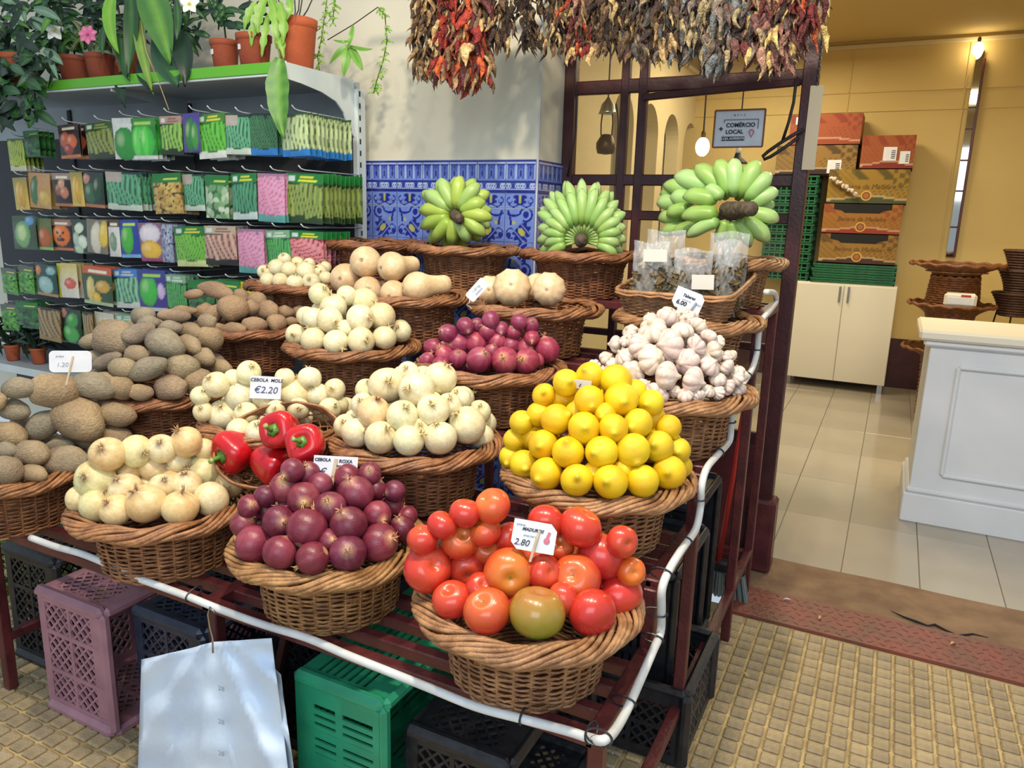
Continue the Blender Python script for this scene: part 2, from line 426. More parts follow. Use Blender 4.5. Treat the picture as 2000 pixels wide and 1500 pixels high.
mb().box((-.85, YP, .27), (.94, .03, .54), .004).build('kick_panel', 'maroon_paint', win)
mb().box((-.37, YP - .02, .16), (.11, .11, .32), .012).build('post_base', 'maroon_paint', win)
xs = [-1.31, -1.09, -1.012, -.39]; zs = [.58, 1.463, 1.608, 1.985, 2.45]
for i in range(3):
    for j in range(4):
        mb().box(((xs[i] + xs[i + 1]) / 2, YP, (zs[j] + zs[j + 1]) / 2), (xs[i + 1] - xs[i] - .02, .004, zs[j + 1] - zs[j] - .02)).build('pane', 'glass', win)

# ---------------------------------------------------------------- shop interior shell
XA = -1.9
struct(mb().box((.3, 7.68, 1.6), (5.0, .16, 3.2)).build('wall_back', 'yellow_wall'))
struct(mb().box((2.45, 5.4, 1.6), (.1, 4.5, 3.2)).build('wall_right', 'yellow_wall'))
struct(mb().box((.2, 5.4, 3.06), (4.7, 4.6, .12)).build('ceiling', 'ceiling_paint'))
struct(mb().box((.3, 7.585, 2.955), (4.6, .04, .035), .006).build('trim_3', 'cream_wall'))
struct(mb().box((.3, 7.592, .225), (4.6, .02, .45), .004).build('baseboard_back', 'maroon_dark'))
for z in (2.58, 2.42):
    struct(mb().box((.3, 7.597, z), (4.6, .012, .012), .003).build('trim_4', 'yellow_wall'))
for x in (-.55, .34, 1.3):
    struct(mb().box((x, 7.597, 1.7), (.014, .012, 2.5), .003).build('trim_5', 'yellow_wall'))
wlm = mb(); pit = .655; y0 = 5.52 - pit * 3 - pit / 2; R_ = .235; zc = 2.35 - R_
for k in range(7):
    ya = y0 + k * pit; yc = ya + pit / 2; e0, e1 = yc - R_, yc + R_
    if k < 3: wlm.box((XA - .06, yc, 1.6), (.12, pit, 3.2)); continue
    for a, b in ((ya, e0), (e1, ya + pit)): wlm.box((XA - .06, (a + b) / 2, 1.6), (.12, b - a, 3.2))
    n = 18; an = [PI * i / n for i in range(n + 1)]
    for i in range(n):
        p = [(yc - R_ * math.cos(a), zc + R_ * math.sin(a)) for a in (an[i], an[i + 1])]
        f = [(XA, p[0][0], p[0][1]), (XA, p[1][0], p[1][1]), (XA, p[1][0], 3.1), (XA, p[0][0], 3.1), (XA - .12, p[0][0], p[0][1]), (XA - .12, p[1][0], p[1][1])]
        wlm.add(f, [(0, 1, 2, 3), (0, 4, 5, 1)])
    wlm.box((XA - .05, (e0 + e1) / 2, .55), (.1, e1 - e0, 1.1))
struct(wlm.build('wall_left', 'cream_wall'))
struct(mb().box((XA - .17, 5.4, 1.6), (.08, 4.6, 3.2)).build('wall_niche', 'niche_grey'))
struct(mb().box((XA + .02, 5.4, 2.80), (.05, 4.5, .03), .006).build('trim_6', 'cream_wall'))
# ---------------------------------------------------------------- the stepped stand
TZ = [.55, .705, .855, 1.0, 1.16]; TY = [1.115, 1.44, 1.79, 2.16, 2.54, 2.885]
XR, XM, XL = -.375, -1.34, -2.36
stand = thing('tiered_stand', 'long maroon metal stepped stand carrying all the wicker baskets', 'display stand', (-1.37, 2.0, 0))
def sp(name, a, b, w, h=None):
    o = mb().bar(a, b, w, h, .003).build(name, 'maroon_paint', stand); o.location = (1.37, -2.0, 0); return o
for t in range(5):
    z = TZ[t] - .014; a, b = TY[t], TY[t + 1]; n = 4; XLt = XL if t < 3 else -2.175
    for k in range(n):
        y = a + (b - a) * k / n + (.0 if k else .012); sp('slat', (XLt, y, z), (XR, y, z), .028)
    for x in (XR, XM, XLt):
        sp('side_rail', (x, a - .002, z + .001), (x, b, z + .001), .032)
        if t < 4: sp('riser', (x, b + .0, z), (x, b, TZ[t + 1] - .014), .03)
sp('slat', (-2.175, TY[5], TZ[4] - .014), (XR, TY[5], TZ[4] - .014), .028)
for x in (XR, XM, -2.25):
    for y, zt in ((1.14, TZ[0] - .03), (1.80, TZ[2] - .03), (2.50, TZ[3] - .02), (2.87, TZ[4] - .03)):
        xx = -2.175 if (x < -2 and y > 2.3) else x; sp('leg', (xx, y, 0), (xx, y, zt), .03)
    sp('foot_rail', (x, 1.14, .17), (x if x > -2 else -2.175, 2.87, .19), .028)
for y in (1.80, 2.87): sp('cross_rail', (-2.175 if y > 2 else -2.25, y, .175), (XR, y, .175), .028)
sp('brace', (XM, 1.3, .17), (XM, 1.44, .53), .022)

# white hose tied along the front and right edges, black cable ties
pts = [onY(x, y, 1.092) for x, y in ((60, 1050), (110, 1068), (160, 1082), (210, 1102), (250, 1122), (310, 1144), (370, 1166), (430, 1190), (520, 1222), (600, 1246), (680, 1280), (760, 1312), (840, 1344), (930, 1380), (1020, 1404), (1110, 1428), (1150, 1441))]
side = [(1178, 1446), (1200, 1428), (1225, 1385), (1252, 1325), (1275, 1272), (1290, 1235), (1292, 1190), (1293, 1150), (1306, 1115), (1330, 1075), (1358, 1035), (1368, 990), (1370, 950), (1380, 915), (1400, 890), (1424, 862), (1428, 830), (1432, 795), (1448, 755), (1468, 722), (1478, 690), (1482, 650), (1488, 625), (1505, 605), (1516, 588), (1512, 572), (1496, 570)]
pts += [onX(x, y, XR + .034) for x, y in side]
P = np.array(pts); Q = []
for i in range(len(P) - 1):
    p0, p1, p2, p3 = P[max(i - 1, 0)], P[i], P[i + 1], P[min(i + 2, len(P) - 1)]
    for t in np.linspace(0, 1, 5, endpoint=False):
        Q.append(.5 * ((2 * p1) + (p2 - p0) * t + (2 * p0 - 5 * p1 + 4 * p2 - p3) * t * t + (-p0 + 3 * p1 - 3 * p2 + p3) * t ** 3))
Q.append(P[-1]); Q = np.array(Q)
hose = thing('hose', 'white plastic hose tied along the front and right edge of the maroon stand', 'hose', Q[0])
o = mb().tube(Q, .0088, 10).build('tube', 'white_hose', hose, True); o.location = tuple(-Q[0])
for k in (18, 30, 70, 80, 86, 96, 108, 114, 124, 132, 142, 156, 166, 178, 186):
    if k + 1 >= len(Q): continue
    c, d = Q[k], Q[k + 1] - Q[k]; d /= np.linalg.norm(d); u = np.cross(d, [0, 0, 1.0]); u /= max(np.linalg.norm(u), 1e-6); w = np.cross(u, d)
    inward = np.array([0, .02, .004]) if k < 82 else np.array([-.02, 0, .0])
    ring = [c + inward * .62 + .024 * math.cos(a) * inward / np.linalg.norm(inward) + .013 * math.sin(a) * np.cross(d, inward / np.linalg.norm(inward)) for a in np.linspace(0, 2 * PI, 16, endpoint=False)]
    o = mb().tube(ring, .0022, 5, True).build('cable_tie', 'black_plastic', hose); o.location = tuple(-Q[0])

# ---------------------------------------------------------------- plastic crates under the stand
def lattice(m, O, U, V, w, h, style, b=.030, th=.004):
    """a crate wall: border bars and lattice in the plane O + u*U + v*V"""
    O, U, V = Vector(O), Vector(U), Vector(V); nrm = U.cross(V)
    cnt = [0]
    def bar(a, c, ww, t=th):
        cnt[0] += 1; t = t + (cnt[0] % 23) * .00007; m.bar(O + U * a[0] + V * a[1], O + U * c[0] + V * c[1], ww, t, 0, nrm)
    for a, c in (((0, b / 2), (w, b / 2)), ((0, h - b / 2), (w, h - b / 2))): bar(a, c, b, th * 1.8)
    for a, c in (((b / 2, 0), (b / 2, h)), ((w - b / 2, 0), (w - b / 2, h))): bar(a, c, b, th * 1.8)
    nx = max(1, round(w / .14))
    for i in range(1, nx): bar((w * i / nx, 0), (w * i / nx, h), .014, th * 1.6)
    if style == 'diamond':
        band = h * .22; bar((0, h - band / 2), (w, h - band / 2), band, th); bar((0, h * .46), (w, h * .46), .012, th * 1.6)
        s = .034; H = h - band; k = -int(H / s) - 1
        while k * s < w:
            x0 = k * s
            for sg in (1, -1):
                pts = []
                a = max(0, x0); cend = min(w, x0 + H)
                if cend > a:
                    p, q = (a, a - x0), (cend, cend - x0)
                    if sg < 0: p, q = (a, H - (a - x0)), (cend, H - (cend - x0))
                    bar(p, q, .0065, th)
            k += 1
    elif style == 'slots':
        n = max(3, int(h / .022)); y = b
        bar((0, h - .04), (w, h - .04), .05, th)
        while y < h - .06: bar((b, y), (w - b, y), .0125, th); y += .0215
        bar((w * .5, 0), (w * .5, h), .022, th)
    elif style == 'slotsV':
        y = .075
        for yy in (.03, w - .03): bar((yy, 0), (yy, h), .06, th)
        while y < w - .06:
            if not (.42 * w < y < .52 * w): bar((y, b), (y, h - b), .0125, th)
            y += .0205
        bar((.47 * w, 0), (.47 * w, h), .045, th); bar((0, h * .5), (w, h * .5), .020, th); bar((0, h * .16), (w, h * .16), h * .10, th)
    elif style == 'solid':
        bar((0, h / 2), (w, h / 2), h, th)
def crate(name, label, L, W, Hh, mat, style, M4, basestyle=None):
    c = thing(name, label, 'crate'); c.matrix_world = M4
    def panel(nm, *a): m = mb(); lattice(m, *a); m.build(nm, mat, c)
    panel('side_wall', (0, 0, 0), (1, 0, 0), (0, 0, 1), L, Hh, style); panel('side_wall', (0, W, 0), (1, 0, 0), (0, 0, 1), L, Hh, style)
    es = 'slotsV' if style == 'slots' else style
    panel('end_wall', (0, 0, 0), (0, 1, 0), (0, 0, 1), W, Hh, es); panel('end_wall', (L, 0, 0), (0, 1, 0), (0, 0, 1), W, Hh, es)
    panel('base', (0, 0, 0), (1, 0, 0), (0, 1, 0), L, W, basestyle or style)
    m = mb()
    for a, b in (((0, 0), (L, 0)), ((L, 0), (L, W)), ((L, W), (0, W)), ((0, W), (0, 0))): m.bar((a[0], a[1], Hh), (b[0], b[1], Hh), .030, .022, .009)
    for x in (0, L):
        for y in (0, W): m.bar((x, y, 0), (x, y, Hh), .034, .034, .012)
    m.build('rim', mat, c); return c
def basis(o, x, y, z): 
    m = Matrix.Identity(4)
    for i in range(3): m[i][0], m[i][1], m[i][2], m[i][3] = x[i], y[i], z[i], o[i]
    return m
# on their sides: crate length runs back (+Y), width up (+Z), open top to +X or toward us
X_, Y_, Z_ = (1, 0, 0), (0, 1, 0), (0, 0, 1)
pk = crate('crate', 'dusty pink plastic crate standing on its side under the stand', .55, .365, .29, 'pink_plastic', 'diamond', basis((-2.07, 1.15, .008), Y_, Z_, X_))
crate('crate', 'black plastic crate farthest left under the stand, beside the shrub', .55, .37, .26, 'black_plastic', 'diamond', basis((-2.42, 1.26, .008), Y_, Z_, X_))
crate('crate', 'dark navy plastic crate between the pink crate and the white bags', .55, .365, .27, 'navy_plastic', 'diamond', basis((-1.74, 1.21, .008), Y_, Z_, X_))
crate('crate', 'black plastic crate standing behind the white carrier bags', .5, .36, .25, 'black_plastic', 'diamond', basis((-1.40, 1.36, .008), Y_, Z_, X_))
crate('crate', 'bright green plastic crate standing on its side, nearest the white bags', .55, .40, .25, 'green_plastic', 'slots', basis((-1.115, 1.16, .008), Y_, Z_, X_))
crate('crate', 'bright green plastic crate stacked behind the front green crate', .5, .42, .25, 'green_plastic', 'slots', basis((-1.02, 1.76, .008), Y_, Z_, X_))
crate('crate', 'black plastic crate at the front, right of the bright green crate', .5, .32, .26, 'black_plastic', 'diamond', basis((-.845, 1.215, .008), Y_, Z_, X_), 'solid')
crate('crate', 'black plastic crate lying low behind the front right crate', .45, .34, .22, 'black_plastic', 'diamond', basis((-.80, 1.78, .008), X_, Y_, Z_))
crate('crate', 'tall black plastic crate seen through the right end of the stand', .50, .36, .24, 'black_plastic', 'slots', basis((-.66, 1.86, .012), Z_, Y_, (1, 0, 0)))
crate('crate', 'rear black plastic crate standing beside the broom', .55, .34, .2, 'black_plastic', 'slots', basis((-.66, 2.52 - .28, .012), Z_, Y_, (1, 0, 0)))
m = mb(); m.box((-1.772, 1.19, .25), (.001, .05, .045)); 
st = mb().grid(lambda u, v: (.16 + .05 * u, .20 + .10 * v, .004), 2, 4, lambda u, v: C(206, 206, 40) if v > .45 else C(206, 214, 224)).build('sticker', 'paper_print', pk)
st.location = (0, 0, 0)
# ---------------------------------------------------------------- wicker baskets
def prof_r(z, h, rb, rt):       # wall radius: nearly straight, flaring under the rim
    t = z / h; return rb + (rt - rb) * (.32 * t + .68 * max(0, (t - .62) / .38) ** 1.6)
def wicker_meshes(rb, rt, h, n_st, rows, sr, shape=None, rimw=.027, rimh=.014, strands=34, amp=.0052):
    """weave, rim and base meshes; shape(theta, r) -> (x, y)"""
    sh = shape or (lambda th, r: (r * math.cos(th), r * math.sin(th)))
    w = mb(); zt = h - .016; seg = n_st * 4; rr = random.Random(int(rb * 1e4) + rows)
    for j in range(rows):
        z0 = .004 + (zt - .004) * j / (rows - 1); ph = rr.uniform(-.25, .25); pts = []
        for a in range(seg):
            th = 2 * PI * a / seg; r = prof_r(z0, h, rb, rt * .90) + amp * math.cos(th * n_st / 2 + PI * j + ph * .3) + rr.uniform(-.0007, .0007)
            x, y = sh(th, r); pts.append((x, y, z0 + .0012 * math.sin(th * 7 + j) + rr.uniform(-.0006, .0006)))
        w.tube(pts, sr * rr.uniform(.85, 1.12), 5, True)
    for k in range(n_st):
        th = 2 * PI * (k + .5) / n_st; pts = []
        for i in range(7):
            z = zt * i / 6; x, y = sh(th, prof_r(z, h, rb, rt * .90)); pts.append((x, y, z))
        w.tube(pts, sr * 1.15, 5)
    rim = mb(); R0 = rt - rimw * .8
    for k in range(strands):
        th0 = 2 * PI * k / strands; n = 16; pts = []; rad = []
        arc = 1.5; ph0 = rr.uniform(-.2, .2)
        for i in range(n):
            s = i / (n - 1); th = th0 + arc * s; a = -2.6 + 5.4 * s + ph0
            x, y = sh(th, R0 + rimw * math.cos(a)); z = h - rimh + rimh * math.sin(a) + .004 * math.sin(th * 9); pts.append((x, y, z)); rad.append(.0056 * (1 - .35 * abs(2 * s - 1) ** 3))
        rim.tube(pts, rad, 6)
    base = mb(); ring = [sh(2 * PI * a / 40, rb) for a in range(40)]
    base.add([(x, y, .001) for x, y in ring] + [(x, y, .007) for x, y in ring] , [tuple(range(39, -1, -1)), tuple(range(40, 80))] + [(i, (i + 1) % 40, 40 + (i + 1) % 40, 40 + i) for i in range(40)])
    for k in range(9):
        base.tube([(*sh(2 * PI * a / 40, rb * (.1 + .1 * k)), .0085) for a in range(40)], .0035, 5, True)
    return w.mesh('weave', 'wicker', True), rim.mesh('braided_rim', 'wicker_rim', True), base.mesh('base', 'wicker', True)
RB, RT, BH = .148, .222, .165
WK = [wicker_meshes(RB, RT, BH, 30, 27, .0029, amp=.0040, strands=44), wicker_meshes(RB + .001, RT, BH, 28, 26, .0030, strands=40, amp=.0042), wicker_meshes(RB, RT, BH, 34, 29, .0027, strands=46, amp=.0038)]
def basket(label, x, y, tier, tone, kind=0, rot=0.0, scale=1.0, z=None, name='wicker_basket', group=None):
    b = thing(name, label, 'basket', (x, y, TZ[tier] if z is None else z), (0, 0, rot), group); b.scale = (scale,) * 3
    for nm, me in zip(('weave', 'braided_rim', 'base'), WK[kind]): link(nm, me, b, color=tone)
    return b
TAN, TANG, BRN, RED, DRK = (1.05, .98, .90), (1.06, 1.0, .78), (.90, .74, .66), (.80, .58, .50), (.64, .42, .32)
BK = {}
def B(key, label, x, y, tier, tone, kind=0, rot=0): BK[key] = (x, y, TZ[tier] + BH); return basket(label, x, y, tier, tone, kind, rot)
B('T', 'tan round wicker basket heaped with tomatoes, front right corner', -.573, 1.245, 0, TAN, 0, .3)
B('RO', 'yellowish wicker basket of red onions beside the tomato basket', -1.085, 1.258, 0, TANG, 0, 1.1)
B('YO', 'brown wicker basket of pale onions above the pink crate', -1.60, 1.225, 0, (1.0, .84, .72), 1, 2.0)
B('P', 'wicker basket of sweet potatoes cut off by the left picture edge', -2.19, 1.165, 0, (.95, .78, .66), 1, .7)
B('LE', 'wicker basket under the lemon pyramid', -.566, 1.60, 1, TAN, 0, 2.4)
B('WO', 'reddish wicker basket of large white onions left of the lemons', -1.075, 1.60, 1, BRN, 2, .2)
B('ON', 'wicker basket of onions with the 2.20 price card', -1.50, 1.55, 1, (.98, .82, .68), 1, 1.4)
B('PO', 'dark wicker basket of sweet potatoes left of the 2.20 onions', -2.10, 1.615, 1, RED, 2, 2.6)
B('GA', 'wicker basket under the heap of garlic', -.497, 1.93, 2, TAN, 0, .9)
B('RO2', 'wicker basket of small red onions behind the large white onions', -1.04, 1.935, 2, BRN, 2, 1.8)
B('ON2', 'wicker basket of white onions in front of the butternut squash', -1.595, 1.985, 2, BRN, 2, .5)
B('SP', 'dark wicker basket of knobbly sweet potatoes below the seed packets', -2.15, 2.08, 2, RED, 2, 1.2)
B('HB', 'wicker basket supporting the rectangular tray of bagged spice', -.55, 2.30, 3, TAN, 0, 2.2)
B('SQ2', 'wicker basket with two round butternut squash and an oval tag', -1.055, 2.275, 3, BRN, 1, .1)
B('SQ1', 'wicker basket holding the pile of six butternut squash', -1.56, 2.27, 3, BRN, 1, 1.5)
B('SO', 'small dark wicker basket of little white onions by the seed packets', -2.12, 2.335, 3, RED, 2, 2.8)
B('B3', 'wicker basket holding the rightmost green banana bunch', -.55, 2.70, 4, TAN, 0, .6)
B('B2', 'wicker basket holding the middle green banana bunch', -1.05, 2.65, 4, RED, 2, 1.0)
B('B1', 'wicker basket holding the leftmost green banana bunch', -1.54, 2.63, 4, BRN, 2, 2.1)
B('E', 'empty wicker basket on the top step beside the white shelf', -2.02, 2.68, 4, RED, 2, .4)

# ---------------------------------------------------------------- produce meshes
def sph_prof(n, rx=1.0, z0=-1.0, z1=1.0):
    return [(rx * math.sin(PI * i / n), z0 + (z1 - z0) * (1 - math.cos(PI * i / n)) / 2) for i in range(1, n)]
def noise_fn(seed, amp, freqs):
    r = random.Random(seed); comps = [(r.uniform(-1, 1), r.uniform(-1, 1), r.uniform(-1, 1), r.uniform(0, 6.28), f) for f in freqs for _ in range(3)]
    def f(p):
        s = 0
        for a, b, c, ph, fq in comps: s += math.sin(fq * (a * p[0] + b * p[1] + c * p[2]) + ph) / fq ** .6
        return amp * s
    return f
def finish(m, name, mat, nf=None):
    if nf: m.v = [tuple(c * (1 + nf(p)) for c in p) for p in m.v]
    return m.mesh(name, mat, True)
def onion_mesh(seed, pal, squat=.92, mat='produce_satin'):
    r = random.Random(seed); body, streak, neck, root = pal
    prof = [(.07, -.92 * squat), (.20, -.93 * squat)] + [(math.sin(a) ** .92, -math.cos(a) * squat) for a in np.linspace(.30, 2.62, 13)] + [(.30, .97 * squat), (.17, 1.03 * squat), (.10, 1.10 * squat), (.085, 1.17 * squat), (.03, 1.19 * squat)]
    ph = [r.uniform(0, 6.28) for _ in range(5)]
    def col(th, t):
        s = .5 + .5 * math.sin(th * 15 + ph[0]) * math.sin(th * 8 + ph[1] + t * 3); c = mixc(body, streak, .30 * s ** 2 + .40 * max(0, math.sin(th + ph[2] + t * 2)) ** 2)
        if t > .74: c = mixc(c, neck, min(1, (t - .74) / .12))
        if t < .10: c = root
        return c
    m = mb().lathe(prof, 34, lambda th, t: 1 + .018 * math.sin(2 * th + ph[3]) + .006 * math.sin(3 * th + ph[4]), col)
    m.v = [(x + (z - .95 * squat) * .25 * math.sin(ph[0]) if z > .95 * squat else x, y, z) for x, y, z in m.v]
    for k in range(9):      # papery wisps at the neck
        a = r.uniform(0, 6.28); L = r.uniform(.16, .40); q = r.uniform(.03, .1); z0 = 1.06 * squat; m.tube([(q * math.cos(a), q * math.sin(a), z0), ((q + .08) * math.cos(a), (q + .08) * math.sin(a), z0 + L * .6), ((q + .22) * math.cos(a + .3), (q + .22) * math.sin(a + .3), z0 + L)], [.05, .035, .008], 4, False, [neck] * 3)
    return finish(m, 'onion', mat, noise_fn(seed, .022, (1.5, 3)))
WHITE_ON = (C(230, 226, 196), C(222, 200, 150), C(200, 184, 140), C(186, 170, 130))
YELL_ON = (C(228, 218, 178), C(214, 170, 112), C(176, 154, 122), C(186, 166, 126))
RED_ON = (C(106, 36, 58), C(156, 78, 98), C(196, 156, 124), C(180, 140, 120))
PINK_ON = (C(140, 48, 80), C(190, 104, 126), C(190, 140, 120), C(190, 160, 130))
PR = {}
PR['white onion'] = [onion_mesh(s, WHITE_ON, .94) for s in range(4)]
PR['yellow onion'] = [onion_mesh(10 + s, YELL_ON, .92) for s in range(4)]
PR['red onion'] = [onion_mesh(20 + s, RED_ON, .95, 'produce_satin') for s in range(4)]
PR['small red onion'] = [onion_mesh(30 + s, PINK_ON, 1.06, 'produce_satin') for s in range(4)]
def lemon_mesh(seed):
    r = random.Random(seed); a = C(236, 206, 26); b = C(226, 186, 22); c0 = C(150, 150, 40)
    prof = [(.05, -1.0), (.13, -.99)] + [(math.sin(t) ** .95, -math.cos(t) * .98) for t in np.linspace(.26, 2.72, 14)] + [(.25, .99), (.19, 1.08), (.12, 1.14), (.05, 1.17)]
    ph = r.uniform(0, 6)
    m = mb().lathe(prof, 22, lambda th, t: 1 + .012 * math.sin(2 * th + ph), lambda th, t: mixc(a, b, .5 + .5 * math.sin(th * 2 + t * 5 + ph)) if .06 < t < .93 else mixc(a, c0, .55))
    return finish(m, 'lemon', 'lemon_skin', noise_fn(seed, .012, (2, 5)))
PR['lemon'] = [lemon_mesh(s) for s in range(5)]
def garlic_mesh(seed):
    r = random.Random(seed); n = r.choice((7, 8, 9)); ph = r.uniform(0, 6); w = C(226, 218, 208); p = C(204, 178, 178); g = C(180, 168, 140); uneven = [r.uniform(.92, 1.08) for _ in range(n + 1)]
    prof = [(.12, -.58), (.34, -.62)] + [(math.sin(t), -math.cos(t) * .66) for t in np.linspace(.55, 2.35, 11)] + [(.60, .54), (.40, .63), (.24, .70), (.15, .80), (.11, .92), (.04, .93)]
    def fr(th, t):
        k = abs(math.sin((th * n + ph) / 2)); return 1 if t > .82 else (.80 + .22 * k ** .34) * uneven[int(((th * n + ph) / (2 * PI)) % n)] * (1 + .03 * math.sin(2 * th + ph))
    def col(th, t):
        k = abs(math.sin((th * n + ph) / 2)); c = mixc(p, w, min(1, k * 1.9)); c = mixc(c, p, .30 * (.5 + .5 * math.sin(th * 31 + ph)) * (1 - t))
        return mixc(c, g, min(1, (t - .8) / .2)) if t > .8 else (mixc(c, g, .6) if t < .08 else c)
    return finish(mb().lathe(prof, n * 8, fr, col), 'garlic', 'produce_satin', noise_fn(seed, .03, (2, 4)))
PR['garlic bulb'] = [garlic_mesh(s) for s in range(6)]
def tomato_mesh(seed, cols):
    r = random.Random(seed); top, mid, bot = cols; nl = r.choice((5, 6, 7)); ph = r.uniform(0, 6)
    prof = [(.03, -.80), (.12, -.83)] + [(math.sin(t) ** .88, -math.cos(t) * .86) for t in np.linspace(.32, 2.6, 14)] + [(.36, .77), (.20, .72), (.10, .66), (.03, .64)]
    def col(th, t):
        c = mixc(bot, mid, min(1, t * 2)) if t < .5 else mixc(mid, top, min(1, (t - .5) * 2.2))
        c = mixc(c, top, .25 * max(0, math.sin(th * 2 + ph)))
        return mixc(c, C(110, 100, 50), .8) if t > .95 else c
    return finish(mb().lathe(prof, 26, lambda th, t: 1 + .022 * math.sin(nl * th + ph) * t, col), 'tomato', 'produce_gloss', noise_fn(seed, .018, (1.2, 2.4)))
RDT = (C(204, 80, 44), C(200, 52, 42), C(192, 44, 46)); ORT = (C(210, 116, 52), C(204, 68, 44), C(198, 54, 46)); GRT = (C(176, 112, 60), C(152, 136, 50), C(96, 146, 10))
PR['tomato'] = [tomato_mesh(s, RDT if s % 5 else ORT) for s in range(6)]; PR['green tomato'] = [tomato_mesh(40, GRT)]
def tuber_mesh(seed, cols, taper, bend, amp):
    r = random.Random(seed); a, b = cols; n = 18; prof = []
    m = mb(); pts = []; rad = []
    for i in range(n):
        t = (1 - math.cos(PI * (i + .25) / (n - .5))) / 2; u = 2 * t - 1; s_ = max(0, 1 - abs(u) ** 2.8) ** .5; k = 1 - taper * .5 * max(0, u) ** 1.1 - taper * .15 * max(0, -u)
        pts.append((u, bend * (u * u - .5), .08 * math.sin(3 * t + seed))); rad.append(max(.10, s_ * k))
    ph = r.uniform(0, 6)
    m.tube(pts, rad, 16, False, [mixc(a, b, .5 + .5 * math.sin(7 * i / n + ph)) for i in range(n)])
    return finish(m, 'tuber', 'produce_matte', noise_fn(seed, amp, (2, 4, 7)))
SW = (C(190, 168, 134), C(166, 144, 116)); GP = (C(178, 164, 136), C(152, 140, 118)); SW2 = (C(190, 158, 122), C(168, 136, 106))
PR['tuber'] = [tuber_mesh(50 + s, (SW, GP)[s % 2], (.1, .45, .0, .3)[s % 4], (.0, .2, .1, -.15)[s % 4], .045) for s in range(8)]
PR['tuber2'] = [tuber_mesh(70 + s, SW2, (.4, .6, .2, .5)[s % 4], (.15, .3, .0, -.25)[s % 4], .055) for s in range(6)]
def squash_mesh(seed, rib):
    a = C(230, 206, 168); b = C(220, 190, 150); g = C(160, 140, 116); ph = seed
    prof = [(.04, -.98), (.10, -.99), (.16, -1.0)] + [(math.sin(t), -math.cos(t)) for t in np.linspace(.35, 1.95, 10)] + [(.80, .62), (.70, .9), (.64, 1.2), (.62, 1.6), (.61, 1.95), (.52, 2.2), (.30, 2.34), (.10, 2.36)]
    if rib: prof = [(.04, -.86), (.14, -.90)] + [(math.sin(t), -math.cos(t) * .92) for t in np.linspace(.35, 2.1, 12)] + [(.66, .75), (.55, 1.0), (.48, 1.2), (.25, 1.32), (.06, 1.33)]
    n = 30
    return finish(mb().lathe(prof, n, lambda th, t: 1 + (.045 if rib else .006) * math.cos(10 * th) * math.sin(PI * min(1, t * 1.2)), lambda th, t: g if t < .055 else mixc(a, b, .5 + .5 * math.sin(th * 3 + t * 4 + ph))), 'squash', 'produce_satin', noise_fn(seed, .012, (1, 2)))
PR['squash'] = [squash_mesh(s, False) for s in range(3)]; PR['round squash'] = [squash_mesh(5, True)]

# ---------------------------------------------------------------- heaping the produce
def dome_point(px, py, bx, by, zr, A, Rr):
    d = ray(px, py); d = d / np.linalg.norm(d); best = None
    for s in np.arange(.9, 4.2, .004):
        p = CAM_C + d * s; r = math.hypot(p[0] - bx, p[1] - by); zs = zr + A * (1 - (r / Rr) ** 2)
        g = p[2] - zs
        if best is None or g < best[0]: best = (g, p)
        if g <= 0 and r < Rr * 1.25: return p
    # silhouette: the point of the ray nearest the heap axis
    ss = np.arange(.9, 4.2, .004); q = CAM_C + d[None] * ss[:, None]; k = np.argmin((q[:, 0] - bx) ** 2 + (q[:, 1] - by) ** 2); return q[k]
def look_quat(p, r, spread=.5, up=None):
    """axis (+Z of the mesh) mostly toward 'up', randomly tilted"""
    a = Vector(up if up is not None else (0, 0, 1)).normalized(); v = Vector((r.gauss(0, 1), r.gauss(0, 1), r.gauss(0, 1))) * spread
    d = (a + v).normalized(); q = d.to_track_quat('Z', 'Y'); return q @ Quaternion((0, 0, 1), r.uniform(0, 2 * PI))
def rows_label(pts, rmed):
    idx = sorted(range(len(pts)), key=lambda i: pts[i][1]); rows = []
    for i in idx:
        if rows and pts[i][1] - np.mean([pts[k][1] for k in rows[-1]]) < rmed * .95: rows[-1].append(i)
        else: rows.append([i])
    out = {}
    for rn, row in enumerate(rows):
        row.sort(key=lambda i: pts[i][0])
        for cn, i in enumerate(row): out[i] = (cn, len(row), rn)
    return out
